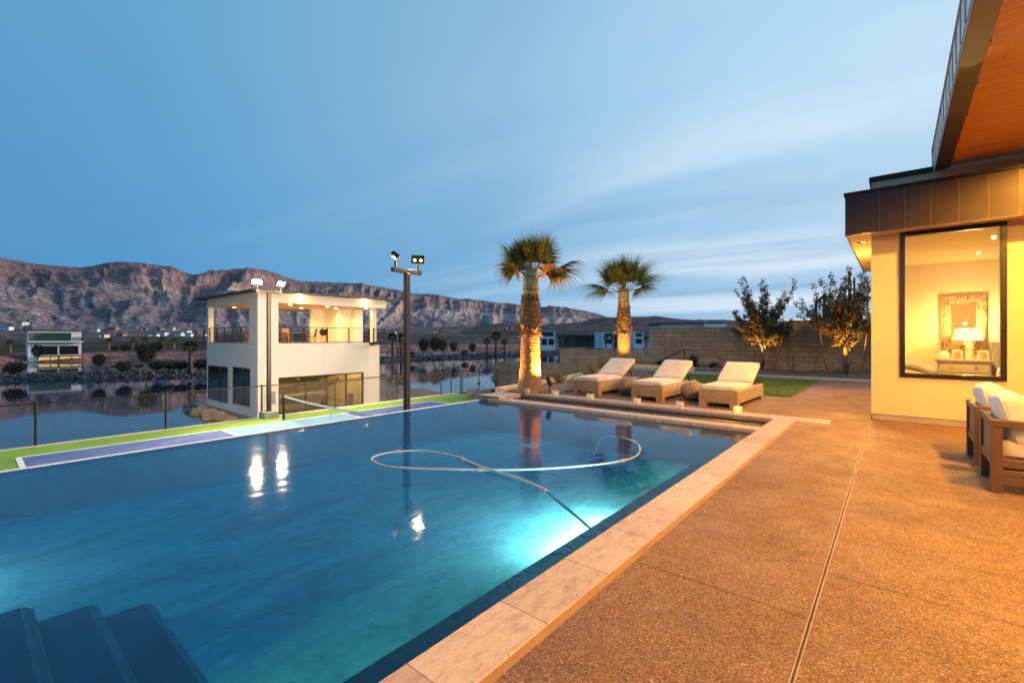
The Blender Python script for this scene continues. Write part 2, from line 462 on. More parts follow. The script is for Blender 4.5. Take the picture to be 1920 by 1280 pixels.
def mat_stucco(name, c1, c2):
    m, nt = new_mat(name); t = NT(nt); co = t.coord()
    n1 = t.noise(co, .9, 7, .6)
    col = t.ramp(n1, [(.3, c2), (.7, c1)])
    h = t.math('ADD', t.noise(co, 130, 3), t.math('MULTIPLY', t.noise(co, 25, 3), .6))
    t.out(t.principled(col, .9, t.bump(h, .4, .006), spec=.2)); return m
def mat_gravel():
    m, nt = new_mat('gravel'); t = NT(nt); co = t.coord()
    vo = t.n('ShaderNodeTexVoronoi'); t.l(co, vo.inputs['Vector']); vo.inputs['Scale'].default_value = 26
    sp = t.n('ShaderNodeSeparateColor'); t.l(vo.outputs['Color'], sp.inputs[0])
    col = t.ramp(sp.outputs[0], [(0, (.18, .12, .09)), (.4, (.36, .25, .17)), (.8, (.48, .37, .27)), (1, (.62, .54, .44))])
    col = t.mix(1.0, col, t.ramp(vo.outputs['Distance'], [(0, 1.0), (.8, .35)]), 'MULTIPLY')
    t.out(t.principled(col, .9, t.bump(vo.outputs['Distance'], 1.0, -.03), spec=.2)); return m
def mat_court(name, c):
    m, nt = new_mat(name); t = NT(nt); co = t.coord()
    col = t.ramp(t.noise(co, .7, 6, .6), [(.3, tuple(x * .78 for x in c)), (.7, tuple(min(1, x * 1.1) for x in c))])
    col = t.mix(t.ramp(t.noise(t.coord(scale=(1, .3, 1)), 3.1, 7, .7, .8), [(.55, 0.0), (.72, .35)]), col, (.45, .42, .38))
    t.out(t.principled(col, .75, t.bump(t.noise(co, 220, 2), .25, .003), spec=.3)); return m
def mat_pool():
    m, nt = new_mat('pool_plaster'); t = NT(nt); co = t.coord()
    n1 = t.noise(t.coord(scale=(1, .45, 1), rot=(0, 0, R(35))), 1.9, 9, .72, 1.2)
    n2 = t.noise(co, 14, 5, .65)
    col = t.ramp(n1, [(.30, (.27, .46, .49)), (.5, (.43, .68, .70)), (.70, (.62, .85, .86))])
    col = t.mix(.6, col, t.ramp(n2, [(.25, (.55, .6, .62)), (.7, (1.1, 1.1, 1.1))]), 'MULTIPLY')
    t.out(t.principled(col, .8, spec=.1)); return m
def mat_grass():
    m, nt = new_mat('turf'); t = NT(nt); co = t.coord()
    col = t.ramp(t.noise(co, 45, 5, .7), [(.3, (.055, .11, .015)), (.55, (.12, .20, .03)), (.75, (.19, .27, .055))])
    col = t.mix(1.0, col, t.ramp(t.noise(co, 1.2, 4), [(.3, (.75, .75, .75)), (.7, (1.15, 1.15, 1.15))]), 'MULTIPLY')
    t.out(t.principled(col, .85, t.bump(t.noise(co, 130, 3), 1.0, .03), spec=.15)); return m
def mat_lake():
    m, nt = new_mat('lake_water'); t = NT(nt)
    co = t.coord(scale=(1, .35, 1), rot=(0, 0, R(-20)))
    h = t.noise(co, 1.3, 4, .55)
    t.out(t.principled((.008, .018, .035), .035, t.bump(h, .018, .05), spec=.5, **{'IOR': 1.36})); return m
def mat_terrain():
    m, nt = new_mat('desert_rock'); t = NT(nt); co = t.coord()
    at_ = t.n('ShaderNodeVertexColor'); at_.layer_name = 'Col'
    f1 = t.noise(co, .12, 8, .7); f2 = t.noise(t.coord(scale=(1, 1, 3)), .035, 6, .65)
    col = t.mix(1.0, at_.outputs[0], t.ramp(f1, [(.38, (.55, .55, .6)), (.5, (1, 1, 1)), (.62, (1.4, 1.34, 1.28))]), 'MULTIPLY')
    col = t.mix(.7, col, t.ramp(f2, [(.35, (.65, .64, .66)), (.65, (1.25, 1.22, 1.18))]), 'MULTIPLY')
    t.out(t.principled(col, .95, t.bump(f1, 1.0, 9.0), spec=.05)); return m

M = dict(
    deck=mat_deck(), trav=mat_travertine(), cmu=mat_cmu(), wicker=mat_wicker(),
    cushion=mat_fabric('cushion_fabric', (.66, .59, .52), (.56, .50, .44)), white_cushion=mat_fabric('white_cushion_fabric', (.82, .78, .72), (.73, .68, .62)),
    soffit=mat_wood('cedar_soffit', (.74, .31, .07), (.54, .19, .035), 'x', .8, .45, .14),
    chairwood=mat_wood('dark_teak', (.17, .095, .055), (.105, .058, .035), 'z', 1.2, .5),
    slatwood=mat_wood('weathered_slat', (.27, .19, .135), (.19, .13, .09), 'z', 1.2, .6),
    stucco=mat_stucco('cream_stucco', (.76, .60, .36), (.68, .53, .315)),
    bstucco=mat_stucco('boathouse_stucco', (.80, .72, .60), (.74, .66, .545)),
    wstucco=mat_stucco('white_stucco', (.86, .86, .84), (.80, .80, .79)),
    brownmetal=simple('brown_fascia_metal', (.060, .042, .033), (.048, .034, .027), .38, 1.2, 0.3, .05, 60),
    blackmetal=simple('black_metal', (.022, .018, .017), (.015, .013, .012), .42, 4, .3),
    bronze=simple('bronze_pole', (.034, .024, .018), (.025, .018, .013), .5, 3, .2, .06, 80),
    bluemetal=simple('seamed_steel', (.42, .46, .50), (.37, .41, .45), .4, 1.0, .25),
    frame=simple('window_frame', (.022, .014, .010), (.017, .011, .008), .35, 3, .2),
    court_green=mat_court('court_green', (.20, .34, .035)), court_blue=mat_court('court_blue', (.10, .15, .34)), court_sky=mat_court('court_light_blue', (.20, .42, .64)),
    line=simple('white_line_paint', (.80, .79, .76), (.72, .71, .68), .7, 3), curb=simple('pale_concrete', (.62, .55, .46), (.52, .46, .38), .85, 3, 0, .2, 60),
    concrete=simple('grey_concrete', (.40, .36, .32), (.32, .29, .26), .85, 2.5, 0, .2, 70),
    pool=mat_pool(), bench_shade=simple('pool_bench_shade', (.05, .075, .16), (.035, .055, .12), .3, 5),
    step=simple('pool_step_plaster', (.17, .25, .30), (.11, .18, .22), .7, 3), nose=simple('pool_step_nose', (.20, .34, .40), (.15, .28, .33), .7, 5),
    water=glassy('pool_water', (.22, .75, .90), 1.33, .045, dict(s1=3.4, k=.085, d=.05, scale3=(1, .6, 1), rot=.5)),
    lake=mat_lake(), gravel=mat_gravel(), turf=mat_grass(), terrain=mat_terrain(),
    glass=glassy('window_glass', (.97, .97, .95), 1.5), dimglass=glassy('dim_glass', (.55, .6, .58), 1.55),
    palm=mat_leaf('palm_leaf', (.15, .16, .032), (.075, .10, .02), (.27, .23, .055), .45), dry=mat_leaf('dry_palm_leaf', (.24, .15, .055), (.15, .085, .03), (.30, .20, .08)),
    petiole=simple('petiole', (.33, .27, .09), (.24, .18, .06), .6, 6),
    trunk=mat_trunk('palm_trunk', (.37, .23, .12), (.24, .135, .065)), boots=mat_trunk('palm_boots', (.27, .15, .075), (.12, .065, .035), 14, .9), wrap=mat_trunk('shaved_palm_trunk', (.52, .40, .17), (.38, .28, .11), 8, .3),
    leaf=mat_leaf('olive_leaf', (.095, .09, .036), (.055, .055, .022), (.17, .145, .06), .35), bark=simple('bark', (.22, .145, .085), (.13, .085, .05), .85, 14, 0, .5, 50, .01),
    stake=simple('lodgepole', (.34, .17, .09), (.25, .12, .065), .8, 8, 0, .3, 60), shrub=mat_leaf('silver_green_shrub', (.26, .26, .10), (.17, .19, .06), (.34, .33, .16)),
    agave=mat_leaf('agave_leaf', (.055, .075, .045), (.035, .05, .03)), boulder=simple('sandstone', (.52, .36, .20), (.30, .19, .11), .9, 3.2, 0, .7, 9, .05, detail=9),
    greyrock=simple('grey_cobble', (.26, .23, .21), (.15, .13, .12), .9, 5, 0, .4, 20, .02), riprap=simple('riprap_basalt', (.125, .115, .12), (.04, .038, .042), .9, .8, 0, .5, 8, .05),
    interior=simple('interior_wall', (.78, .66, .42), (.75, .63, .39), .9, 1.5), ceiling=simple('interior_ceiling', (.74, .62, .42), (.70, .58, .38), .9, 1.5),
    candle=simple('candle_wax', (.82, .76, .66), (.78, .72, .62), .5, 10),
    hose=simple('hose_plastic', (.40, .45, .47), (.31, .36, .39), .55, 9), bluep=simple('blue_plastic', (.03, .22, .50), (.02, .16, .40), .4, 9),
    darkveg=mat_leaf('far_scrub', (.06, .065, .035), (.035, .04, .022)), farpalm=mat_leaf('far_palm_leaf', (.075, .085, .035), (.04, .05, .025)),
    farroof=simple('far_roof', (.09, .085, .09), (.07, .066, .07), .7, 1), tan=simple('far_tan_wall', (.34, .26, .21), (.28, .21, .17), .9, .5),
    darkglass=simple('dark_window', (.02, .026, .028), (.014, .018, .02), .08, 1, 0, 0), greenglass=simple('green_tinted_window', (.03, .075, .045), (.022, .05, .034), .08, .4),
    hot=emissive('floodlight_led', (1, .86, .58), 60), led=emissive('dim_led', (1, .72, .34), 1.8), can=emissive('downlight', (1, .68, .28), 22), flame=emissive('candle_flame', (1, .62, .12), 9),
    shade=emissive('lamp_shade', (1, .72, .26), 1.5, (.8, .7, .5)), litwin=emissive('lit_window', (1, .66, .28), .45, (.4, .3, .2)), litdot=emissive('far_light', (1, .72, .4), 5),
    net=simple('net_cord', (.035, .035, .035), (.025, .025, .025), .8, 9), wire=simple('fence_wire', (.30, .25, .20), (.20, .17, .13), .45, 9, .4),
)

# ================================================================== SETTING: terrain, lake, decks
def _hash(ix, iy, seed):
    n = (ix.astype(np.int64) * 374761393 + iy.astype(np.int64) * 668265263 + seed * 1442695041) & 0x7fffffff
    n = ((n ^ (n >> 13)) * 1274126177) & 0x7fffffff
    return ((n ^ (n >> 16)) & 0xffff) / 65535.0
def vnoise(x, y, seed=0):
    ix = np.floor(x); iy = np.floor(y); fx = x - ix; fy = y - iy
    fx = fx * fx * fx * (fx * (fx * 6 - 15) + 10); fy = fy * fy * fy * (fy * (fy * 6 - 15) + 10)
    a = _hash(ix, iy, seed); b = _hash(ix + 1, iy, seed); c = _hash(ix, iy + 1, seed); d = _hash(ix + 1, iy + 1, seed)
    return (a + (b - a) * fx) * (1 - fy) + (c + (d - c) * fx) * fy
def fbm(x, y, o=5, seed=0, g=.5):
    s = 0; a = 1; t = 0
    for i in range(o):
        s = s + a * vnoise(x, y, seed + i * 17); t += a; a *= g; x = x * 2.03 + 5.1; y = y * 2.03 + 1.7
    return s / t
def ridged(x, y, o=4, seed=0):
    s = 0; a = 1; t = 0
    for i in range(o):
        s = s + a * (1 - np.abs(2 * vnoise(x, y, seed + i * 13) - 1)); t += a; a *= .5; x = x * 2.1 + 3.3; y = y * 2.1 + 8.1
    return s / t

LAKE = -4.2
def build_terrain():
    tanl = lambda px: math.atan((px - 960) / 862)
    az = np.concatenate([np.linspace(R(-85), tanl(-60), 70)[:-1], np.linspace(tanl(-60), tanl(1240), 860)[:-1], np.linspace(tanl(1240), R(80), 140)])
    r = np.concatenate([np.geomspace(45, 650, 110)[:-1], np.linspace(650, 3900, 330)[:-1], np.geomspace(3900, 9000, 14)])
    A, RR = np.meshgrid(az, r, indexing='ij')
    ca = np.cos(A); d = RR * ca
    pxx = 960 + 862 * np.tan(np.clip(A, -1.35, 1.35))
    X = -SN * d + CS * RR * np.sin(A); Y = CS * d + SN * RR * np.sin(A)
    I = lambda pts: np.interp(pxx, [p[0] for p in pts], [p[1] for p in pts])
    # shoreline
    shore = I([(-3000, 70), (-600, 80), (0, 88), (55, 96), (150, 100), (270, 104), (388, 112), (770, 196), (970, 228), (1100, 250), (1300, 230), (1500, 120), (1700, 70), (2500, 60)])
    shore = shore + (fbm(pxx / 60, pxx * 0, 3, 5) - .5) * 10
    sd_ = d - shore
    bank = np.clip((sd_ + 6) / 18, 0, 1)
    plain = -7.5 + bank * 4.8
    far = np.clip((sd_ - 12) / 420, 0, 1.6)
    plain = plain + far * 3.2 + (fbm(X / 26, Y / 26, 5, 3) - .5) * 1.5 * np.clip((sd_ - 6) / 40, 0, 1) + np.clip((d - 480) / 420, 0, 3) ** 1.6 * 7
    # mountain
    prof = [(-2500, 500), (-700, 470), (-200, 474), (0, 481), (60, 492), (110, 497), (150, 500), (175, 497), (200, 491), (230, 489), (262, 491), (300, 497), (320, 498), (345, 510), (362, 515), (385, 510), (410, 507), (440, 503), (480, 502), (510, 508), (545, 523), (580, 527), (640, 528), (670, 531), (700, 536), (735, 541), (770, 549), (815, 552), (860, 560), (880, 558), (920, 566), (960, 567), (985, 574), (1040, 574), (1075, 579), (1100, 583), (1130, 590), (1155, 600), (1190, 610), (1260, 622), (1400, 632), (3000, 632)]
    py = I(prof)
    s_ = A * 1700
    py = py + (fbm(s_ / 45, s_ * 0, 4, 9) - .5) * 4 * np.clip((pxx - 350) / 300, .25, 1)
    rb = I([(-2500, 700), (0, 720), (400, 780), (800, 1250), (1150, 1900), (1500, 2300)])
    rr = I([(-2500, 1650), (0, 1700), (400, 1800), (800, 2600), (1150, 3500), (1500, 3700)])
    H = rr * ca * (632 - py) / 862
    t = (RR - rb) / (rr - rb)
    w1 = (fbm(s_ / 160, t * 2.0, 4, 21) - .5)
    gx = s_ + w1 * 120 + t * 140 * np.sin(s_ / 400)
    gul = ridged(gx / 210, t * .7 + 2, 2, 31)
    gul2 = ridged(gx / 74 + 9, t * 1.3, 3, 41)
    win = np.clip((t - .04) / .25, 0, 1) * np.clip((1.0 - t) / .16, 0, 1)
    te = t + (gul - .62) * .20 * win + (gul2 - .55) * .15 * win + w1 * .06 * win
    te = np.where(t > 1, t, np.minimum(te, .995 + 0 * t))
    P = [(-.2, 0), (0, 0), (.12, .05), (.28, .15), (.42, .29), (.54, .43), (.60, .50), (.64, .515), (.70, .53), (.735, .60), (.755, .66), (.78, .68), (.83, .715), (.855, .79), (.875, .83), (.93, .90), (1, 1.0), (1.1, 1.0), (2, .7)]
    hfrac = np.interp(te, [p[0] for p in P], [p[1] for p in P])
    rough = (fbm(X / 34, Y / 34, 5, 51) - .5) * .055 + (ridged(X / 85, Y / 85, 4, 61) - .6) * .085
    hf = hfrac + rough * np.clip(t / .2, 0, 1) * np.clip((1.02 - t) / .1, 0, 1)
    mount = np.where(t > 0, H * hf, -50)
    # dark nearer hills at the right
    hp = [(-3000, 640), (815, 640), (850, 627), (880, 616), (915, 608), (945, 605), (975, 606), (1020, 609), (1060, 606), (1100, 600), (1140, 594), (1190, 592), (1250, 594), (1300, 597), (1400, 600), (1520, 602), (1700, 605), (2000, 610), (2600, 618), (4000, 625)]
    hy = I(hp) + (fbm(s_ / 30, s_ * 0, 4, 77) - .5) * 1.4
    rh = 1450.; HH = rh * ca * (632 - hy) / 862
    th = np.clip((RR - 700) / (rh - 700), 0, 1)
    wgt = (th ** 1.5) * np.where(RR > rh, np.clip(1 - (RR - rh) / 900, 0, 1), 1)
    hb = np.where((HH > 0) & (th > 0), plain + (np.maximum(HH, plain) - plain) * wgt, -50.)
    hb = hb + (fbm(X / 55, Y / 55, 5, 88) - .5) * np.clip(HH, 0, 60) * .16 * np.clip(th * 2, 0, 1)
    z = np.maximum(np.maximum(plain, mount), hb)
    # albedo by height, strata and noise; gully troughs darker, ribs lighter
    def mixc(c, c2, f): return c * (1 - f[..., None]) + np.array(c2) * f[..., None]
    n1 = fbm(X / 18, Y / 18, 5, 101); n2 = fbm(X / 90, Y / 90, 4, 111); sp = vnoise(X / 2.6, Y / 2.6, 121)
    sm = lambda a, b, x: np.clip((x - a) / (b - a), 0, 1)
    col = np.ones(z.shape + (3,)) * np.array((.105, .088, .070))
    col = mixc(col, (.17, .135, .115), sm(.45, .65, n2)); col = mixc(col, (.042, .045, .03), sm(.55, .68, n1) * .9)
    dirt = (sm(-2, 2, sd_) * sm(26, 16, sd_ * np.clip(110 / shore, .3, 1) + (n2 - .5) * 14))
    col = mixc(col, (.36, .205, .18), dirt * .9)
    ish = (mount >= np.maximum(plain, hb)) & (t > 0)
    mc = np.ones(z.shape + (3,)) * np.array((.255, .205, .185))
    q = hf + (n2 - .5) * .10
    mc = mixc(mc, (.16, .135, .135), sm(.55, .35, n1) * .8)
    mc = mixc(mc, (.40, .30, .235), sm(.30, .40, q) * sm(.60, .5, q) * sm(.4, .62, n1))
    mc = mixc(mc, (.43, .325, .245), sm(.50, .53, q) * sm(.56, .54, q) * .8)
    mc = mixc(mc, (.31, .185, .15), sm(.56, .62, q) * (.45 + .35 * np.sin(q * 120 + n2 * 6)))
    mc = mixc(mc, (.235, .16, .145), sm(.58, .70, q) * .6)
    mc = mixc(mc, (.155, .115, .105), sm(.82, .94, q) * .8)
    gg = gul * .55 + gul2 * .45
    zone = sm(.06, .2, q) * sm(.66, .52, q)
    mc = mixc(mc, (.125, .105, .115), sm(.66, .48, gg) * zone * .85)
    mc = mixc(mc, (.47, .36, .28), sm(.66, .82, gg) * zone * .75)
    fine = np.sin(hf * 260 + n2 * 9 + gul2 * 5)
    mc = mixc(mc, (.13, .085, .08), sm(.3, .9, fine) * sm(.55, .6, q) * sm(.95, .85, q) * .55)
    mc = mixc(mc, (.41, .25, .19), sm(-.4, -.95, fine) * sm(.55, .6, q) * sm(.92, .8, q) * .5)
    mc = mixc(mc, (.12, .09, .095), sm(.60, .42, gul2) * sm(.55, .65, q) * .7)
    mc = mixc(mc, (.075, .068, .062), sm(.58, .78, sp) * .55)
    mc = mixc(mc, (.15, .125, .125), sm(.16, .04, q) * .7)
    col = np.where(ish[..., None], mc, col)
    ishl = hb >= np.maximum(plain, mount)
    hc = np.ones(z.shape + (3,)) * np.array((.070, .058, .056)); hc = mixc(hc, (.115, .085, .078), sm(.5, .68, n1)); hc = mixc(hc, (.04, .038, .036), sm(.55, .75, sp) * .6)
    col = np.where((ishl & (hb > plain + .5))[..., None], hc, col)
    col = np.where((z > 12)[..., None], col * np.array((1.74, 1.72, 1.82)), col * 1.2)
    na, nr = A.shape
    me = bpy.data.meshes.new('terrain')
    co = np.stack([X, Y, z], -1).reshape(-1, 3).astype(np.float32)
    ii, jj = np.meshgrid(np.arange(na - 1), np.arange(nr - 1), indexing='ij')
    a = ii * nr + jj
    f = np.stack([a, a + 1, a + nr + 1, a + nr], -1).reshape(-1, 4)[:, ::-1].astype(np.int32)
    nf = len(f)
    me.vertices.add(len(co)); me.vertices.foreach_set('co', co.ravel())
    me.loops.add(nf * 4); me.loops.foreach_set('vertex_index', f.ravel())
    me.polygons.add(nf); me.polygons.foreach_set('loop_start', np.arange(0, nf * 4, 4, dtype=np.int32)); me.polygons.foreach_set('loop_total', np.full(nf, 4, dtype=np.int32))
    me.polygons.foreach_set('use_smooth', np.ones(nf, dtype=bool))
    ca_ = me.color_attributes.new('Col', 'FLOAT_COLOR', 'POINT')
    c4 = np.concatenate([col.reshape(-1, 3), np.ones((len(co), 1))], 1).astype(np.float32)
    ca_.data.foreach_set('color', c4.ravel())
    me.update(calc_edges=True); me.validate()
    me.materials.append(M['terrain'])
    o = bpy.data.objects.new('terrain', me); COL.objects.link(o)
    o['kind'] = 'structure'
    def ground(px, dd):
        i = int(np.argmin(np.abs(az - math.atan((px - 960) / 862)))); rd = dd / math.cos(az[i]); j = int(np.argmin(np.abs(r - rd)))
        return float(z[i, j])
    return ground
GROUND = build_terrain()

# lake sheet
m_ = MB(); m_.sheet(-420, 200, -150, 420, LAKE)
struct(m_.build('lake', M['lake']))
# one ground sheet under everything, out to the horizon
m_ = MB(); m_.sheet(-9000, 9000, -9000, 9000, -9.0); struct(m_.build('ground', M['gravel']))

# low terrace the court stands on (stops short of the pool shell)
m_ = MB(); m_.box(-18.62, -7.95, -6, 21.9, -8.6, -1.69); struct(m_.build('terrace', M['gravel']))
# bank below the boathouse
m_ = MB()
rows = []
def bankpt(s, k):
    y = 8.0 + s * 22.0
    x = -18.7 - k * 24.5
    z = -1.9 - 2.0 * min(1, k * 5) + .12 * math.sin(y * 1.7 + x) - (0 if s > .2 else (0.2 - s) * 14) - (max(0, k - .86)) * 12
    return (x, y, z)
NS, NK = 24, 26
vs = [bankpt(i / NS, j / NK) for i in range(NS + 1) for j in range(NK + 1)]
fs = [(i * (NK + 1) + j, (i + 1) * (NK + 1) + j, (i + 1) * (NK + 1) + j + 1, i * (NK + 1) + j + 1) for i in range(NS) for j in range(NK)]
m_.add(vs, fs); struct(m_.build('bank', M['gravel'], smooth=True))

# ------------------------------------------------------------------ pickleball court (long side along Y)
CZ = -1.65
CX0, CX1 = -17.03, -10.93
CY0 = .92; CYM = 7.62; CY1 = 14.33
m_ = MB(); m_.box(-18.35, -9.3, -5.5, 16.9, CZ - .03, CZ); struct(m_.build('court_surround', M['court_green']))
m_ = MB(); m_.box(-18.5, -18.35, -5.5, 17.05, CZ - .03, CZ + .03); m_.box(-18.35, -8.4, 16.9, 17.05, CZ - .03, CZ + .03); struct(m_.build('court_kerb', M['curb'], bevel=.01))
m_ = MB(); m_.sheet(CX0, CX1, CY0, CYM - 2.13, CZ + .004); m_.sheet(CX0, CX1, CYM + 2.13, CY1, CZ + .004); struct(m_.build('court_service_area', M['court_blue']))
m_ = MB(); m_.sheet(CX0, CX1, CYM - 2.13, CYM + 2.13, CZ + .004); struct(m_.build('court_kitchen', M['court_sky']))
m_ = MB(); w = .055; zz = CZ + .008
for x in (CX0, CX1): m_.sheet(x - w, x + w, CY0 - w, CY1 + w, zz)
for y in (CY0, CYM - 2.13, CYM + 2.13, CY1): m_.sheet(CX0 + w, CX1 - w, y - w, y + w, zz)
xm = (CX0 + CX1) / 2
m_.sheet(xm - w, xm + w, CY0 + w, CYM - 2.13 - w, zz); m_.sheet(xm - w, xm + w, CYM + 2.13 + w, CY1 - w, zz)
struct(m_.build('court_lines', M['line']))

# ------------------------------------------------------------------ pool
PX0, PX1 = -7.36, -1.62
PY0, PY1 = -.75, 7.9
WZ = -.09
def floor_z(y): return -.57 - .0243 * (y - .26)
m_ = MB()
m_.quad((PX0 - .02, PY0, floor_z(PY0)), (PX1, PY0, floor_z(PY0)), (PX1, PY1, floor_z(PY1)), (PX0 - .02, PY1, floor_z(PY1)))
struct(m_.build('pool_floor', M['pool']))
m_ = MB()
m_.box(PX0 - .20, PX0, PY0 - .3, PY1, -2.2, WZ - .004)          # infinity edge
m_.box(PX0 - .20, PX1, PY0 - .3, PY0, -2.2, -.06)
m_.box(PX0, PX1, PY1, PY1 + .04, -2.2, -.035)
m_.box(PX1, PX1 + .05, PY0, PY1, -2.2, -.035)
struct(m_.build('pool_wall', simple('blue_pool_tile', (.085, .21, .36), (.06, .16, .29), .5, 7), bevel=.012))
m_ = MB(); m_.box(PX0 - .29, PX0 - .217, PY0 - .3, PY1 + .02, -2.2, WZ + .006); struct(m_.build('pool_edge', M['line'], bevel=.01))
m_ = MB(); m_.box(-2.30, PX1 - .001, PY0 + .001, PY1 - .001, -1.2, -.45); struct(m_.build('pool_bench', M['bench_shade'], bevel=.03, seg=3))  # navy colour holds the shade of the unlit bench top
m_ = MB(); zs = (-.22, -.34, -.46)
fronts = (.28, .577, .87)
for z_, yf in zip(zs, fronts): m_.box(-4.08, -2.301, PY0 + .001, yf, -1.3, z_)
st = m_.build('pool_step', M['step'], bevel=.06, seg=4); struct(st)
m_ = MB()
for z_, yf in zip(zs, fronts): m_.box(-4.02, -2.302, yf - .055, yf - .035, z_ - .02, z_ + .004); m_.box(-4.06, -2.302, yf - .012, yf + .004, z_ - .11, z_ - .035)
struct(m_.build('pool_step_trim', M['nose'], bevel=.006))
m_ = MB(); m_.sheet(PX0 - .215, PX1 + .002, PY0 - .2, PY1 + .001, WZ); struct(m_.build('pool_water', M['water']))
# coping, cover slot
m_ = MB(); m_.box(-1.61, -1.30, -5, 8.93, -.075, .006); cp = m_.build('pool_coping', M['trav'], bevel=.006); struct(cp)
m_ = MB(); m_.box(-7.32, -1.612, 7.895, 8.21, -.17, -.03); o = m_.build('pool_coping', M['trav'], bevel=.012); struct(o)
m_ = MB(); m_.box(-7.05, -.83, 8.932, 9.35, -.30, .006); struct(m_.build('pool_coping', M['trav'], bevel=.006))
m_ = MB(); m_.box(-7.3, -1.30, 7.95, 9.2, -.55, -.42); m_.box(-1.64, -1.58, 8.2, 8.94, -.5, -.08); struct(m_.build('pool_cover_slot', M['concrete']))
m_ = MB(); m_.box(-7.66, -7.02, 7.93, 8.75, -1.9, .03); struct(m_.build('pool_corner_block', M['trav'], bevel=.015))

# ------------------------------------------------------------------ patio deck
m_ = MB()
m_.box(-1.255, -.335, -6, 8.93, -.35, 0); m_.box(-.315, 9, -6, 9.99, -.35, 0); m_.box(-.825, -.335, 8.932, 9.352, -.35, 0)
m_.box(-6.45, -.335, 9.354, 19.25, -.35, 0)
struct(m_.build('patio_deck', M['deck']))
m_ = MB(); m_.box(-1.298, -1.257, -5, 8.93, -.2, -.002); struct(m_.build('deck_edge_strip', simple('tan_grout', (.36, .20, .09), (.28, .15, .065), .8, 6)))
mj = simple('joint_sealant', (.12, .075, .045), (.07, .045, .03), .9, 3)
m_ = MB()
for y in (1.2, 2.70, 4.20, 5.7, 7.2): m_.sheet(-1.25, -.345, y - .0022, y + .0022, .0035)
for y in (1.9, 3.29, 3.91, 5.4, 7.0): m_.sheet(-.305, 9, y - .0022, y + .0022, .0035)
for y in (11.0, 13.4, 15.8): m_.sheet(-6.4, -.34, y - .005, y + .005, .0035)
struct(m_.build('deck_joints', mj))
drain_p = simple('drain_plastic', (.30, .25, .22), (.22, .18, .16), .5, 8)
m_ = MB(); m_.box(-.336, -.330, -6, 9.97, -.1, .003); m_.box(-.320, -.314, -6, 9.97, -.1, .003); m_.box(-.3245, -.3235, -6, 9.97, -.06, .002)
dr = m_.build('deck_drain', drain_p); struct(dr)
m_ = MB(); m_.sheet(-.33, -.32, -6, 9.97, -.02); struct(m_.build('drain_channel', M['blackmetal']))
# concrete path at the back and planting beds
m_ = MB(); m_.box(-7.2, 2, 18.2, 19.26, -.2, .012); struct(m_.build('path', M['concrete'], bevel=.01))
def bed_z(x, y):
    return .02 + .07 * max(0, min(1, (y - 19.4) / 2.2)) + .05 * math.sin(x * 1.3 + y) * max(0, min(1, (y - 19.3)))
m_ = MB()
gx0, gx1, gy0, gy1, n1, n2 = -9.2, 3.0, 19.27, 21.95, 50, 14
vs = [(gx0 + (gx1 - gx0) * i / n1, gy0 + (gy1 - gy0) * j / n2, bed_z(gx0 + (gx1 - gx0) * i / n1, gy0 + (gy1 - gy0) * j / n2)) for i in range(n1 + 1) for j in range(n2 + 1)]
fs = [(i * (n2 + 1) + j, (i + 1) * (n2 + 1) + j, (i + 1) * (n2 + 1) + j + 1, i * (n2 + 1) + j + 1) for i in range(n1) for j in range(n2)]
m_.add(vs, fs); struct(m_.build('gravel_bed', M['gravel'], smooth=True))
m_ = MB()
poly = [(-7.60, 8.76), (-6.46, 9.36), (-6.46, 19.2), (-9.1, 19.2), (-9.0, 16.9), (-8.06, 12.4)]
m_.prism(poly, -1.9, .045); m_.prism([(-7.05, 9.352), (-6.46, 9.352), (-6.46, 9.36), (-7.05, 9.36)], -.3, .04)
struct(m_.build('planting_bed', M['gravel']))
m_ = MB()
m_.sheet(-6.9, -1.87, 12.35, 17.55, .018); m_.box(-6.9, -1.87, 12.35, 17.55, -.1, .012)
struct(m_.build('lawn', M['turf']))
# neighbouring plot beyond the block wall
m_ = MB(); m_.box(-19.5, 60, 22.3, 70, -8.6, -1.2); struct(m_.build('neighbour_plot', M['gravel']))

def grass_tufts():
    rnd = random.Random(3); m = MB()
    for k in range(9000):
        x = rnd.uniform(-6.88, -1.89); y = 12.37 + 5.16 * rnd.random() ** 1.5
        h = rnd.uniform(.02, .045); a = rnd.uniform(0, 6.28); w = .006; lx = rnd.uniform(-.015, .015); ly = rnd.uniform(-.015, .015)
        c, s = math.cos(a) * w, math.sin(a) * w
        m.add([(x - c, y - s, .016), (x + c, y + s, .016), (x + lx, y + ly, .018 + h)], [(0, 1, 2)])
    o = m.build('grass', M['turf']); o['kind'] = 'stuff'
grass_tufts()

# ================================================================== WALLS
def block_wall():
    t = thing('block_wall', 'stepped tan concrete block wall running behind the lawn and palms', 'wall', (-3.5, 22, 0))
    segs = [(-19.75, -14.8, -.14), (-14.8, -9.34, .71), (-9.34, -3.5, 1.85), (-3.5, 9, 2.09)]
    m = MB(); cp_ = MB()
    for i, (x0, x1, zt) in enumerate(segs):
        m.box(x0, x1, 22.0, 22.2, -1.9 if i < 3 else -.3, zt - .055)
        cp_.box(x0 - (.015 if i else .02), x1, 21.985, 22.215, zt - .055, zt)
    m.build('wall', M['cmu'], t)
    cp_.build('cap_course', M['cmu'], t, bevel=.006)
    for x, zt in ((-13.6, .655), (-8.62, 1.79), (-3.42, 2.03), (-18.6, -.2)):
        b = MB(); b.box(x - .012, x + .012, 21.992, 22.003, -.3 if x > -9 else -1.8, zt); b.build('control_joint', mj, t)
block_wall()
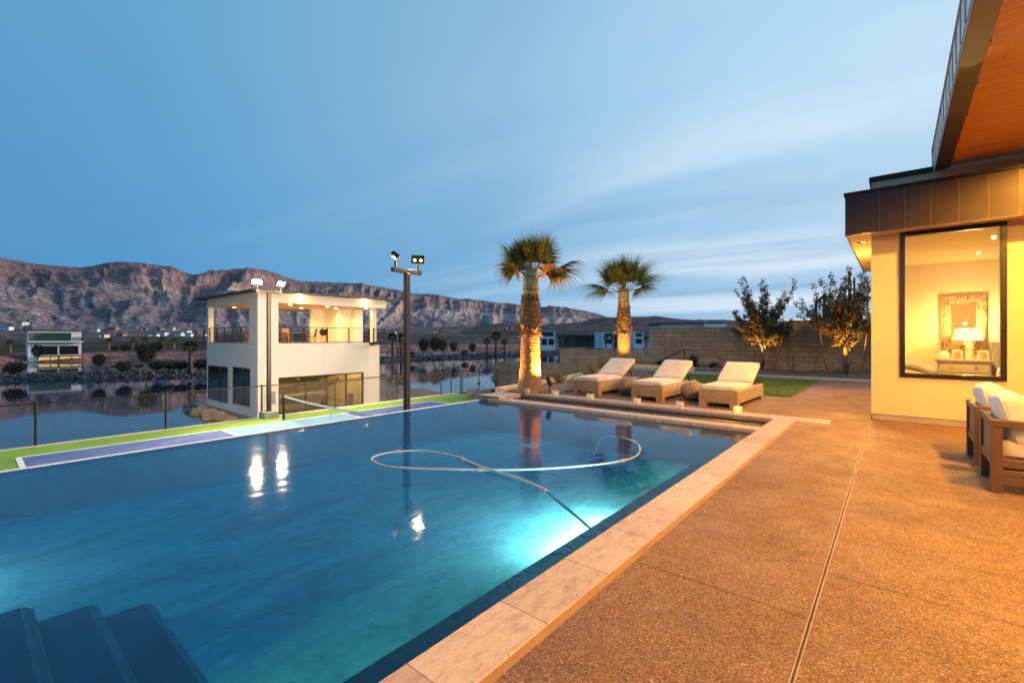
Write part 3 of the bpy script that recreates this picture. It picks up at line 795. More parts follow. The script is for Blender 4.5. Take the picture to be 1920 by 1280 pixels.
def planter_wall():
    t = thing('planter_wall', 'low cream stucco planter wall curving past both palms above the court', 'wall', (-7.9, 10, 0))
    m = MB(); pts = [(-7.64, 8.76), (-8.14, 12.4), (-9.1, 16.9), (-9.3, 19.0)]
    for a, b in zip(pts, pts[1:]):
        d = Vector((b[0] - a[0], b[1] - a[1], 0)).normalized(); n = Vector((-d.y, d.x, 0)) * .22
        m.prism([(a[0], a[1]), (b[0], b[1]), (b[0] + n.x, b[1] + n.y), (a[0] + n.x, a[1] + n.y)], -1.9, .12)
    m.build('wall', M['stucco'], t, bevel=.01)
planter_wall()
def stair_wall():
    t = thing('stair_wall', 'short cream stucco wall beside the black handrail', 'wall', (-7.8, 18.4, 0))
    m = MB(); m.box(-8.9, -6.3, 18.98, 19.2, -.2, .2); m.box(-8.9, -7.3, 18.2, 18.4, -.2, .05); m.build('wall', M['stucco'], t, bevel=.015)
stair_wall()
def handrail():
    t = thing('handrail', 'sloping black metal handrail against the block wall', 'handrail', (-6.8, 19.1, 0))
    m = MB(); m.tube([(-6.6, 19.45, .88), (-6.82, 19.45, .88), (-9.1, 19.45, -.20), (-9.3, 19.45, -.2)], .022, 8); m.build('rail', M['blackmetal'], t, True)
    for x, z in ((-6.82, .87), (-8.75, -.05)):
        m = MB(); m.box(x - .02, x + .02, 19.43, 19.47, -.3, z); m.build('post', M['blackmetal'], t)
handrail()

# ================================================================== MAIN HOUSE
def wall_y(m, x0, x1, y0, y1, z0, z1, holes):
    """wall slab between two y planes with rectangular holes (x0,x1,z0,z1)"""
    xs = sorted({x0, x1, *[h[0] for h in holes], *[h[1] for h in holes]})
    for a, b in zip(xs, xs[1:]):
        hs = sorted([(h[2], h[3]) for h in holes if h[0] <= a + 1e-6 and h[1] >= b - 1e-6])
        z = z0
        for p, q in hs:
            if p > z + 1e-6: m.box(a, b, y0, y1, z, p)
            z = q
        if z < z1 - 1e-6: m.box(a, b, y0, y1, z, z1)
def wall_x(m, y0, y1, x0, x1, z0, z1, holes):
    ys = sorted({y0, y1, *[h[0] for h in holes], *[h[1] for h in holes]})
    for a, b in zip(ys, ys[1:]):
        hs = sorted([(h[2], h[3]) for h in holes if h[0] <= a + 1e-6 and h[1] >= b - 1e-6])
        z = z0
        for p, q in hs:
            if p > z + 1e-6: m.box(x0, x1, a, b, z, p)
            z = q
        if z < z1 - 1e-6: m.box(x0, x1, a, b, z, z1)
HX = -.325
house = thing('modern_house', 'cream stucco house with dark metal fascia and wood lined roof overhang', 'house', (2, 12, 0))
m_ = MB(); wall_y(m_, HX, 9, 10.0, 10.24, .10, 4.05, [(.05, 1.27, .745, 3.125)])
wall_x(m_, 10.24, 15.6, HX, HX + .24, .10, 4.05, [])
m_.box(HX + .24, 9, 15.36, 15.6, .10, 4.05)
m_.build('wall', M['stucco'], house)
m_ = MB(); m_.box(HX + .012, 9, 10.012, 10.2, 0.0, .10); m_.box(HX + .012, HX + .2, 10.2, 15.58, 0, .10); m_.build('plinth', M['concrete'], house)
m_ = MB(); m_.box(HX - .03, .46, 9.97, 10.27, 4.052, 4.135); m_.box(HX - .03, HX + .27, 10.27, 15.63, 4.052, 4.135); m_.build('parapet_cap', M['blackmetal'], house, bevel=.006)
m_ = MB(); m_.box(HX + .26, 9, 10.3, 15.35, 3.88, 3.95); m_.build('flat_roof', M['farroof'], house)
# canopy round the corner
m_ = MB()
m_.box(-.665, 9, 9.64, 9.665, 3.13, 3.80); m_.box(-.665, -.64, 9.665, 15.4, 3.13, 3.80)
m_.box(-.64, HX - .002, 15.375, 15.4, 3.13, 3.80)
fasc = m_.build('fascia', M['brownmetal'], house)
seam_m = simple('seam_edge', (.16, .11, .075), None, .4, 3, .3)
for k in range(24):
    x = -.21 + .312 * k
    m_ = MB(); m_.box(x - .005, x + .005, 9.634, 9.6405, 3.138, 3.79); m_.build('seam', seam_m, fasc)
for k in range(14):
    y = 10.1 + .4 * k; m_ = MB(); m_.box(-.671, -.6645, y - .006, y + .006, 3.14, 3.79); m_.build('seam', seam_m, fasc)
m_ = MB(); m_.box(-.672, 9, 9.632, 9.668, 3.122, 3.135); m_.build('drip_edge', seam_m, fasc)
m_ = MB(); m_.box(-.685, 9, 9.62, 9.999, 3.80, 3.845); m_.box(-.685, HX - .001, 9.999, 15.42, 3.80, 3.845); m_.build('canopy_cap', M['blackmetal'], house, bevel=.005)
m_ = MB(); m_.box(-.64, 9, 9.665, 9.998, 3.136, 3.18); m_.box(-.64, HX - .002, 9.998, 15.375, 3.136, 3.18); m_.build('canopy_soffit', M['stucco'], house)
# window
wf = MB(); x0, x1, z0, z1 = .05, 1.27, .745, 3.125; b_ = .065
wf.box(x0, x0 + b_, 9.965, 10.1, z0, z1); wf.box(x1 - b_, x1, 9.965, 10.1, z0, z1); wf.box(x0 + b_, x1 - b_, 9.965, 10.1, z0, z0 + b_); wf.box(x0 + b_, x1 - b_, 9.965, 10.1, z1 - b_, z1)
win = wf.build('window', M['frame'], house, bevel=.004)
m_ = MB(); m_.box(x0 + b_, x1 - b_, 10.02, 10.026, z0 + b_, z1 - b_); m_.build('pane', M['glass'], win)
# patio roof
m_ = MB(); m_.box(.66, 9, -4, 9.999, 4.10, 4.16); m_.build('roof_soffit', M['soffit'], house)
m_ = MB(); m_.box(.474, .655, -4.2, 10.5, 4.075, 4.15); m_.box(.655, 9, 10.0, 10.5, 4.14, 4.2); edge_ = m_.build('roof_edge_beam', M['brownmetal'], house, bevel=.006)
for k in range(14):
    y = 9.6 - k * .9; m_ = MB(); m_.box(.648, .668, y - .012, y + .012, 4.085, 4.098); m_.build('bracket', M['blackmetal'], edge_)
m_ = MB(); m_.box(.470, .56, -4.2, 10.52, 4.152, 4.51)
for k in range(38):
    y = 10.45 - k * .4; m_.box(.461, .4705, y - .005, y + .005, 4.156, 4.505)
m_.box(.455, 9, -4.2, 10.53, 4.512, 4.54); m_.build('roof_fascia', M['bluemetal'], house)
m_ = MB(); m_.box(.60, 9, -4.1, 10.4, 4.3, 4.4); m_.build('roof_deck', M['farroof'], house)
# room shell
m_ = MB(); m_.box(HX + .24, 2.6, 14.9, 15.0, 0, 3.3); m_.box(2.55, 2.65, 10.24, 14.9, 0, 3.3); m_.box(HX + .241, HX + .26, 10.24, 14.9, 0, 3.3); m_.box(HX + .26, .045, 10.241, 10.26, 0, 3.3); m_.build('interior_wall', M['interior'], house)
m_ = MB(); m_.box(HX + .26, 2.55, 10.24, 14.9, 3.16, 3.22); m_.build('interior_ceiling', M['ceiling'], house)
m_ = MB(); m_.box(HX + .26, 2.55, 10.24, 14.9, 0, .03); m_.build('interior_floor', M['slatwood'], house)
m_ = MB(); m_.box(HX + .26, 2.55, 14.885, 14.899, .03, .16); m_.build('skirting', M['wstucco'], house)
for (x, y) in ((.76, 10.75), (.76, 13.0)):
    d_ = MB(); d_.lathe([(.075, 3.152), (.055, 3.150), (.05, 3.1605)], 20, (x, y, 0)); r_ = d_.build('ceiling_light', M['wstucco'], house)
    d_ = MB(); d_.lathe([(.0485, 3.1525), (.048, 3.1585)], 20, (x, y, 0)); d_.build('bulb', M['can'], r_)
    lamp('SPOT', 'downlight', (x, y, 3.13), 340, (1, .62, .19), (x, y, 0), .05, 150, .8, house)
for (x, y, p) in ((2.0, -.6, 360), (2.0, 2.4, 620), (2.05, 5.4, 900), (1.95, 8.55, 560), (4.5, 8.55, 210), (4.6, 4.0, 560)):
    d_ = MB(); d_.lathe([(.085, 4.092), (.06, 4.090), (.055, 4.1005)], 20, (x, y, 0)); r_ = d_.build('soffit_light', M['blackmetal'], house)
    d_ = MB(); d_.lathe([(.054, 4.0925), (.0535, 4.0985)], 20, (x, y, 0)); d_.build('bulb', M['can'], r_)
    lamp('SPOT', 'soffit_downlight', (x, y, 4.06), p, WARM, (x, y, 0), .045, 171, .42, house)
for (x, y, p) in ((-.49, 10.6, 330), (-.49, 13.6, 430)):
    d_ = MB(); d_.lathe([(.06, 3.130), (.045, 3.128), (.04, 3.1385)], 20, (x, y, 0)); r_ = d_.build('canopy_light', M['blackmetal'], house)
    d_ = MB(); d_.lathe([(.0395, 3.1305), (.039, 3.1365)], 20, (x, y, 0)); o = d_.build('bulb', M['can'], r_)
    lamp('SPOT', 'canopy_downlight', (x, y, 3.11), p, WARM, (x - .6, y, 0), .04, 165, .6, house)
m_ = MB(); m_.box(HX - .07, HX - .002, 11.94, 12.06, 2.0, 2.3); sc_ = m_.build('added_sconce', M['blackmetal'], house, bevel=.004)  # unseen sconce added to brighten the canopy soffit
for zz_ in (2.301, 1.995):
    m_ = MB(); m_.box(HX - .06, HX - .01, 11.95, 12.05, zz_, zz_ + .004); m_.build('bulb', M['can'], sc_)
lamp('POINT', 'sconce_bulb', (HX - .14, 12.0, 2.42), 70, (1, .52, .10), None, .04, parent=house)
# ---- room contents
def room():
    t = thing('dresser', 'pale wood dresser with round pulls seen through the tall window', 'dresser', (1.15, 14.45, .03))
    m = MB(); m.box(.70, 1.62, 14.2, 14.7, .84, .88); m.build('top', M['slatwood'], t, bevel=.004)
    pale = mat_wood('pale_oak', (.56, .45, .29), (.44, .34, .21), 'x', 1, .5)
    m = MB(); m.box(.74, 1.58, 14.24, 14.68, .16, .838); m.build('body', pale, t, bevel=.003)
    for (a, b) in ((.62, .80), (.40, .59), (.19, .37)):
        m = MB(); m.box(.77, 1.55, 14.225, 14.241, a, b); d = m.build('drawer', pale, t, bevel=.003)
        for x in (.97, 1.35):
            m = MB(); m.tube([(x + .022 * math.cos(q), 14.215, (a + b) / 2 + .022 * math.sin(q)) for q in [i * math.pi / 6 for i in range(13)]], .004, 6); m.build('pull', M['bronze'], d)
    for x in (.76, 1.56):
        for y in (14.26, 14.66):
            m = MB(); m.box(x - .025, x + .025, y - .025, y + .025, .03, .16); m.build('leg', pale, t)
    t = thing('wall_mirror', 'mirror in a wide mosaic wood frame above the dresser', 'mirror', (1.2, 14.88, 1.0))
    mm, nt = new_mat('mosaic_wood'); n = NT(nt)
    br = n.n('ShaderNodeTexBrick'); n.l(n.coord(swz=('z', 'x', 'y')), br.inputs['Vector']); br.inputs['Scale'].default_value = 1
    br.inputs['Brick Width'].default_value = .075; br.inputs['Row Height'].default_value = .022; br.inputs['Mortar Size'].default_value = .002
    br.inputs['Color1'].default_value = (.62, .40, .16, 1); br.inputs['Color2'].default_value = (.12, .045, .02, 1); br.inputs['Mortar'].default_value = (.06, .03, .02, 1); br.inputs['Bias'].default_value = -.1
    n.out(n.principled(br.outputs[0], .5))
    X0, X1, Z0, Z1, W = .82, 1.57, 1.06, 2.36, .17
    m = MB(); m.box(X0, X0 + W, 14.84, 14.89, Z0, Z1); m.box(X1 - W, X1, 14.84, 14.89, Z0, Z1); m.box(X0 + W, X1 - W, 14.84, 14.89, Z0, Z0 + W); m.box(X0 + W, X1 - W, 14.84, 14.89, Z1 - W, Z1); m.build('frame', mm, t, bevel=.004)
    mg, nt = new_mat('mirror_silver'); n = NT(nt); n.out(n.principled((.85, .82, .74), .02, metal=1.0))
    m = MB(); m.box(X0 + W, X1 - W, 14.868, 14.875, Z0 + W, Z1 - W); m.build('glass', mg, t)
    t = thing('table_lamp', 'lit table lamp with a white drum shade on the dresser', 'lamp', (1.26, 14.42, .88))
    m = MB(); m.lathe([(.075, 0), (.075, .015), (.062, .03), (.075, .20), (.055, .36), (.018, .40), (.012, .46)], 20, (1.26, 14.42, .881)); m.build('base', M['interior'], t, True)
    m = MB(); prof = [(.225, .45), (.185, .72)]
    m.lathe(prof, 32, (1.26, 14.42, .88)); m.f = m.f[:-2]; m.mi = m.mi[:-2]; m.build('shade', M['shade'], t, True)
    lamp('POINT', 'bulb', (1.26, 14.42, 1.72), 55, (1, .68, .27), None, .015, parent=t); lamp('POINT', 'bulb', (1.26, 14.42, 1.22), 14, (1, .68, .27), None, .05, parent=t)
    for x, lab in ((1.06, 'small photo frame on the dresser beside the white candle jar'), (1.47, 'small photo frame on the dresser right of the lit lamp')):
        t = thing('photo_frame', lab, 'photo frame', (x, 14.36, .88), 'photo frames on the dresser')
        rot = Matrix.Rotation(R(-10), 3, 'X')
        m = MB(); m.obox((x, 14.36, 1.0), (.17, .014, .22), rot); m.build('frame', M['interior'], t, bevel=.003)
        pic = simple('snapshot', (.55, .42, .25), (.10, .07, .05), .4, 34)
        m = MB(); m.obox((x, 14.351, 1.0), (.12, .004, .165), rot); m.build('picture', pic, t)
    t = thing('candle_jar', 'white domed candle jar on the dresser', 'candle', (.84, 14.36, .88))
    m = MB(); m.lathe([(.07, 0), (.078, .02), (.078, .15), (.06, .19), (.02, .215), (.001, .22)], 20, (.84, 14.36, .881)); m.build('jar', M['wstucco'], t, True)
    t = thing('tub_chair', 'grey upholstered tub chair inside by the window', 'chair', (.22, 13.0, .03))
    up = mat_fabric('grey_upholstery', (.36, .32, .25), (.29, .26, .20))
    m = MB(); m.tube([(.60 + .03, 13.30, .62), (.52, 13.52, .70), (.25, 13.62, .78), (-.0, 13.45, .76), (-.04, 13.1, .66)], [.09, .10, .11, .10, .09], 12); m.build('backrest', up, t, True)
    m = MB(); m.box(-.05, .60, 12.95, 13.55, .25, .47); m.build('seat', up, t, bevel=.06, seg=3)
    m = MB(); m.box(-.06, .05, 12.95, 13.5, .2, .62); m.build('arm', up, t, bevel=.05, seg=3)
    m = MB(); m.box(.52, .64, 12.95, 13.5, .2, .62); m.build('arm', up, t, bevel=.05, seg=3)
    for x in (.0, .55):
        for y in (13.0, 13.5):
            m = MB(); m.cyl((x, y, .03), (x, y, .24), .02, 8); m.build('leg', M['chairwood'], t)
    t = thing('bed', 'corner of a white bed at the edge of the lit room', 'bed', (2.1, 13.6, .03))
    m = MB(); m.box(1.66, 2.5, 12.6, 14.5, .45, .74); m.build('mattress', M['white_cushion'], t, bevel=.07, seg=3)
    m = MB(); m.box(1.64, 2.52, 12.58, 14.6, .1, .46); m.build('bed_frame', M['chairwood'], t)
    m = MB(); m.box(1.62, 2.54, 14.6, 14.68, .03, 1.3); m.build('headboard', up, t, bevel=.03)
room()

# ================================================================== BOATHOUSE
def boathouse():
    BX, BY = -30.9, 11.97
    t = thing('boathouse', 'two storey cream boathouse with open lit upper terrace on the lake', 'boathouse', (-35.5, 16, -3.8))
    S = M['bstucco']; TH = .3; XF = -40.25; YE = 20.0
    # lower storey
    m = MB()
    wall_y(m, XF, BX, BY, BY + TH, -3.75, 1.0, [(-40.13, -35.98, -3.27, -.70), (-35.19, -32.08, -3.15, -.63)])
    wall_x(m, BY + TH, YE, BX - TH, BX, -3.75, 1.0, [(13.25, 19.5, -3.74, -1.24)])
    m.box(XF, -31.45, YE, YE + 1.25, -3.75, .92)
    m.box(XF, XF + TH, BY + TH, YE, -3.75, 1.0)
    m.build('lower_wall', S, t)
    m = MB(); m.box(XF + .01, BX - TH - .01, BY + TH, YE, .70, .99); m.build('terrace_floor', M['concrete'], t)
    m = MB(); m.box(XF + .1, BX - .01, BY + .1, YE - .02, -4.6, -3.755); m.build('foundation', M['concrete'], t)
    # upper storey: piers, back block, beam
    m = MB()
    m.box(-32.25, BX, BY, BY + TH, 1.0, 3.65); m.box(BX - TH, BX, BY + TH, 13.24, 1.0, 3.65)
    m.build('corner_pier', S, t)
    for bx in ((XF, XF + .35, BY, BY + .35), (-36.3, -36.0, 18.0, 19.2), (-31.75, -31.4, 20.6, 20.95), (XF, XF + .35, 20.4, 20.75), (XF, XF + .35, 16.4, 16.8)):
        m = MB(); m.box(bx[0], bx[1], bx[2], bx[3], 1.0, 3.65); m.build('column', S, t)
    m = MB(); m.box(-37.5, -34.0, 19.1, 20.3, 1.0, 3.65); m.box(-36.5, -33.4, 20.3, 21.0, 1.0, 3.65); m.build('back_block', S, t)
    m = MB(); m.box(XF, BX, BY, BY + .28, 3.652, 4.28); m.box(BX - .28, BX, BY + .28, 21.5, 3.652, 4.28); m.box(XF, BX - .28, 21.2, 21.5, 3.652, 4.28); m.box(XF, XF + .28, BY + .28, 21.2, 3.652, 4.28); m.build('fascia_beam', S, t)
    m = MB(); m.box(XF + .28, BX - .28, BY + .28, 21.2, 3.66, 3.74); m.build('ceiling', M['stucco'], t)
    m = MB(); m.box(-42.0, BX + .55, BY - .5, 22.1, 4.285, 4.40); m.build('roof', M['farroof'], t, bevel=.01)
    m = MB(); m.box(-31.44, -30.3, 19.95, 20.98, .86, .97); m.box(-31.44, -30.35, 20.0, 20.95, .98, 1.01); m.build('landing', M['blackmetal'], t)
    m = MB()
    m.box(BX + .0005, BX + .004, BY, 20.0, .985, 1.0); m.box(BX + .0005, BX + .004, BY + 1.262, BY + 1.274, 1.0, 3.65); m.box(BX + .0005, BX + .004, 16.4, 16.412, -1.1, .985)
    m.box(XF, BX, BY - .004, BY - .0005, .985, 1.0); m.box(-35.6, -35.588, BY - .004, BY - .0005, -.55, .985)
    m.build('stucco_joint', M['curb'], t)
    # windows on the left face
    for (a, b, z0, z1) in ((-40.13, -35.98, -3.27, -.70), (-35.19, -32.08, -3.15, -.63)):
        f = MB(); w = .09
        for x in (a, (a * .45 + b * .55), b - w): f.box(x, x + w, BY + .02, BY + .14, z0, z1)
        f.box(a + w, b - w, BY + .03, BY + .13, z0, z0 + w); f.box(a + w, b - w, BY + .03, BY + .13, z1 - w, z1); f.box(a + w, b - w, BY + .03, BY + .13, z1 - .78, z1 - .72)
        wn_ = f.build('window', M['frame'], t)
        g = MB(); g.box(a + .02, b - .02, BY + .07, BY + .08, z0 + .02, z1 - .02); g.build('pane', M['dimglass'], wn_)
    # glazed boat bay
    f = MB()
    for y in (13.25, 15.05, 16.55, 18.05, 19.42): f.box(BX - .16, BX - .05, y, y + .08, -3.74, -1.24)
    f.box(BX - .15, BX - .06, 13.33, 19.42, -1.33, -1.24); f.box(BX - .15, BX - .06, 13.33, 19.42, -1.86, -1.80); gw = f.build('bay_window', M['frame'], t)
    g = MB(); g.box(BX - .11, BX - .10, 13.3, 19.45, -3.7, -1.26); g.build('pane', M['dimglass'], gw)
    m = MB(); m.box(-38.8, -38.7, BY + .31, YE - .01, -3.75, .69); m.box(-38.7, BX - .32, BY + .31, BY + .33, -3.75, -3.3); m.build('bay_back_wall', mat_stucco('bay_plywood', (.22, .165, .08), (.15, .11, .055)), t)
    m = MB(); m.box(-38.69, BX - .32, BY + .34, YE - .01, .55, .69); m.build('bay_ceiling', M['stucco'], t)
    # railings
    for (pts, seg) in ((((BX - .08, 13.26), (BX - .08, 20.0)), 4), (((-39.9, BY + .08), (-32.27, BY + .08)), 5), (((-30.35, 20.0), (-30.35, 20.95)), 1), (((-41.2, BY + .08), (-40.28, BY + .08)), 1)):
        (xa, ya), (xb, yb) = pts
        rl = MB(); rl.bar((xa, ya, 2.06), (xb, yb, 2.06), .05, .05)
        for k in range(9): rl.bar((xa, ya, 1.12 + .1 * k), (xb, yb, 1.12 + .1 * k), .014)
        rl.bar((xa, ya, 1.03), (xb, yb, 1.03), .05, .05)
        r_ = rl.build('railing', M['blackmetal'], t)
        for k in range(seg + 1):
            q = k / seg; x, y = xa + (xb - xa) * q, ya + (yb - ya) * q
            p = MB(); p.box(x - .035, x + .035, y - .035, y + .035, 1.0, 2.09); p.build('post', M['blackmetal'], r_)
    for (x, y, p) in ((-32.2, 14.6, 55), (-35.0, 14.4, 55), (-32.2, 17.3, 80), (-33.3, 18.6, 60), (-38.3, 13.2, 45), (-31.9, 20.3, 25), (-35.2, 16.8, 50)):
        d = MB(); d.lathe([(.10, 3.63), (.09, 3.655)], 14, (x, y, 0)); d.build('downlight', M['can'], t)
        lamp('SPOT', 'terrace_downlight', (x, y, 3.6), p * 4.5, AMBER, (x, y, 0), .08, 155, .6, t)
    for y in (14.6, 19.6):
        d = MB(); d.box(BX + .002, BX + .05, y - .07, y + .07, 3.92, 4.1); d.build('sconce', M['hot'], t)
        lamp('POINT', 'sconce_bulb', (BX + .25, y, 3.95), 22, AMBER, None, .06, parent=t)
    lamp('POINT', 'bay_bulb', (-34.5, 15.2, -.6), 320, AMBER, None, .2, parent=t); lamp('POINT', 'bay_bulb', (-33, 18.2, -.6), 320, AMBER, None, .2, parent=t)
    m = MB(); m.box(BX + .002, BX + .03, 12.33, 12.62, -.98, -.44); m.build('meter_cover', M['wstucco'], t)
    m = MB(); m.box(BX + .002, BX + .15, 12.65, 13.0, -2.9, -2.1); m.build('electrical_box', simple('galvanised', (.35, .36, .35), None, .5, 4, .4), t)
    # boats stored in the bay
    def hull(name, lab, cat, loc, rot, L, W, H, mat, tilt=0):
        b = thing(name, lab, cat, (0, 0, 0))
        m = MB(); n = 16; k = 9; vs = []
        for i in range(n + 1):
            s = i / n; wv = W / 2 * (math.sin(math.pi * min(1, s * .62 + .36)) ** .8 if s < 1 else 0.0) if s > .02 else W / 2 * .86
            if s > .75: wv *= max(0.02, 1 - ((s - .75) / .25) ** 2)
            for j in range(k):
                a = -math.pi / 2 + math.pi * j / (k - 1)
                vs.append((wv * math.sin(a), -L / 2 + L * s, H * (1 - math.cos(a) ** 1.4 * (1 - .35 * max(0, s - .6) / .4)) + .10 * s * s))
        fs = [(i * k + j, i * k + j + 1, (i + 1) * k + j + 1, (i + 1) * k + j) for i in range(n) for j in range(k - 1)]
        m.add(vs, fs); h = m.build('hull', mat, b, True); so = h.modifiers.new('solid', 'SOLIDIFY'); so.thickness = .04
        for s in (.3, .55):
            m = MB(); m.box(-W * .44, W * .44, -L / 2 + L * s - .12, -L / 2 + L * s + .12, H * .7, H * .75); m.build('seat', M['slatwood'], b)
        b.location = loc; b.rotation_euler = (tilt, 0, rot); return b
    hull('rowing_boat', 'white rowing boat stored inside the glazed bay of the boathouse', 'boat', (-32.6, 15.4, -3.2), R(4), 3.9, 1.25, .55, M['white_cushion'])
    hull('dinghy', 'yellow wooden dinghy standing bow up inside the boathouse bay', 'boat', (-33.4, 17.4, -2.5), R(-50), 3.0, 1.2, .5, mat_wood('varnished_hull', (.62, .42, .14), (.45, .28, .09), 'y'), R(12))
    hull('kayak', 'green kayak slung under the ceiling of the boathouse bay', 'kayak', (-33.6, 17.2, -1.75), R(15), 3.4, .65, .3, simple('kayak_green', (.10, .24, .12), None, .4))
    b = thing('barrel', 'pale grey barrel near the right end of the boathouse bay', 'barrel', (-31.7, 18.8, -3.74))
    m = MB(); m.lathe([(.26, 0), (.29, .2), (.30, .42), (.29, .66), (.26, .86)], 18, (-31.7, 18.8, -3.739)); m.build('shell', M['wstucco'], b, True)
    m = MB(); m.lathe([(.27, .862), (.27, .90)], 18, (-31.7, 18.8, -3.74)); m.build('lid', M['concrete'], b)
    b = thing('fuel_can', 'red fuel can on the floor of the boathouse bay', 'fuel can', (-32.0, 17.0, -3.74))
    redp = simple('red_plastic', (.42, .03, .03), None, .5)
    m = MB(); m.box(-32.2, -31.85, 16.75, 17.2, -3.739, -3.2); m.build('body', redp, b, bevel=.05)
    m = MB(); m.tube([(-32.0, 16.82, -3.2), (-32.0, 16.9, -3.1), (-32.0, 17.05, -3.1), (-32.0, 17.12, -3.2)], .025, 8); m.build('handle', redp, b)
    # terrace furniture
    tw = mat_wood('terrace_teak', (.36, .22, .10), (.25, .14, .06), 'z')
    def pchair(loc, rz, lab):
        c = thing('terrace_chair', lab, 'chair', (0, 0, 0), 'chairs on the boathouse terrace')
        m = MB(); m.box(-.26, .26, -.26, .26, .40, .46); m.build('seat', tw, c)
        m = MB(); m.obox((0, .30, .72), (.52, .05, .62), Matrix.Rotation(R(-12), 3, 'X')); m.build('backrest', tw, c)
        for x in (-.23, .23):
            m = MB(); m.box(x - .03, x + .03, -.26, .26, .62, .66); m.box(x - .03, x + .03, -.26, -.2, .46, .62); m.build('arm', tw, c)
            for y in (-.23, .23):
                m = MB(); m.box(x - .025, x + .025, y - .025, y + .025, 0, .40); m.build('leg', tw, c)
        c.location = loc; c.rotation_euler = (0, 0, rz); return c
    pchair((-32.6, 14.05, .99), R(175), 'wooden terrace chair at the near end of the dining table'); pchair((-32.6, 16.3, .99), R(-10), 'wooden terrace chair at the far end of the dining table')
    pchair((-33.3, 14.9, .99), R(90), 'wooden terrace chair behind the dining table')
    pchair((-34.1, 12.9, .99), R(30), 'wooden lounge chair by the railing of the left terrace opening'); pchair((-35.4, 13.0, .99), R(10), 'wooden lounge chair farther along the left terrace railing')
    c = thing('terrace_table', 'wooden dining table on the boathouse terrace', 'table', (-32.6, 15.2, .99))
    m = MB(); m.box(-33.0, -32.2, 14.4, 15.95, 1.68, 1.73); m.build('top', tw, c)
    for x in (-32.92, -32.28):
        for y in (14.5, 15.85):
            m = MB(); m.box(x - .04, x + .04, y - .04, y + .04, .991, 1.68); m.build('leg', tw, c)
    c = thing('kettle_grill', 'black kettle grill on the boathouse terrace', 'grill', (-31.7, 16.75, .99))
    m = MB(); m.lathe([(.02, .52), (.2, .56), (.29, .70), (.30, .78)], 16, (-31.7, 16.75, .99)); m.build('bowl', M['blackmetal'], c, True)
    m = MB(); m.lathe([(.30, .785), (.28, .92), (.18, 1.02), (.03, 1.06)], 16, (-31.7, 16.75, .99)); m.build('lid', M['blackmetal'], c, True)
    for a in (.5, 2.6, 4.7):
        m = MB(); m.cyl((-31.7 + .12 * math.cos(a), 16.75 + .12 * math.sin(a), 1.55), (-31.7 + .3 * math.cos(a), 16.75 + .3 * math.sin(a), .992), .016, 6); m.build('leg', M['blackmetal'], c)
boathouse()

def spiral_stair():
    cx, cy_ = -29.6, 21.6
    t = thing('spiral_staircase', 'black metal spiral staircase beside the boathouse', 'staircase', (cx, cy_, -3.9))
    m = MB(); m.cyl((cx, cy_, -4.0), (cx, cy_, 2.15), .07, 10); m.build('pole', M['blackmetal'], t)
    m = MB(); n = 24; hel = []
    for k in range(n):
        a = R(-200) + k * R(30); z = -3.7 + k * .198
        c, s = math.cos(a), math.sin(a); c2, s2 = math.cos(a + R(28)), math.sin(a + R(28))
        r0, r1 = .07, .86
        m.prism([(cx + r0 * c, cy_ + r0 * s), (cx + r1 * c, cy_ + r1 * s), (cx + r1 * c2, cy_ + r1 * s2), (cx + r0 * c2, cy_ + r0 * s2)], z, z + .04)
        hel.append((a + R(14), z))
    m.build('tread', M['blackmetal'], t)
    m = MB()
    for a, z in hel: m.cyl((cx + .85 * math.cos(a), cy_ + .85 * math.sin(a), z), (cx + .85 * math.cos(a), cy_ + .85 * math.sin(a), z + .98), .014, 5)
    for h in (.98, .74, .5, .26): m.tube([(cx + .85 * math.cos(a), cy_ + .85 * math.sin(a), z + h) for a, z in hel], .024 if h > .9 else .011, 6)
    m.build('balustrade', M['blackmetal'], t, True)
spiral_stair()

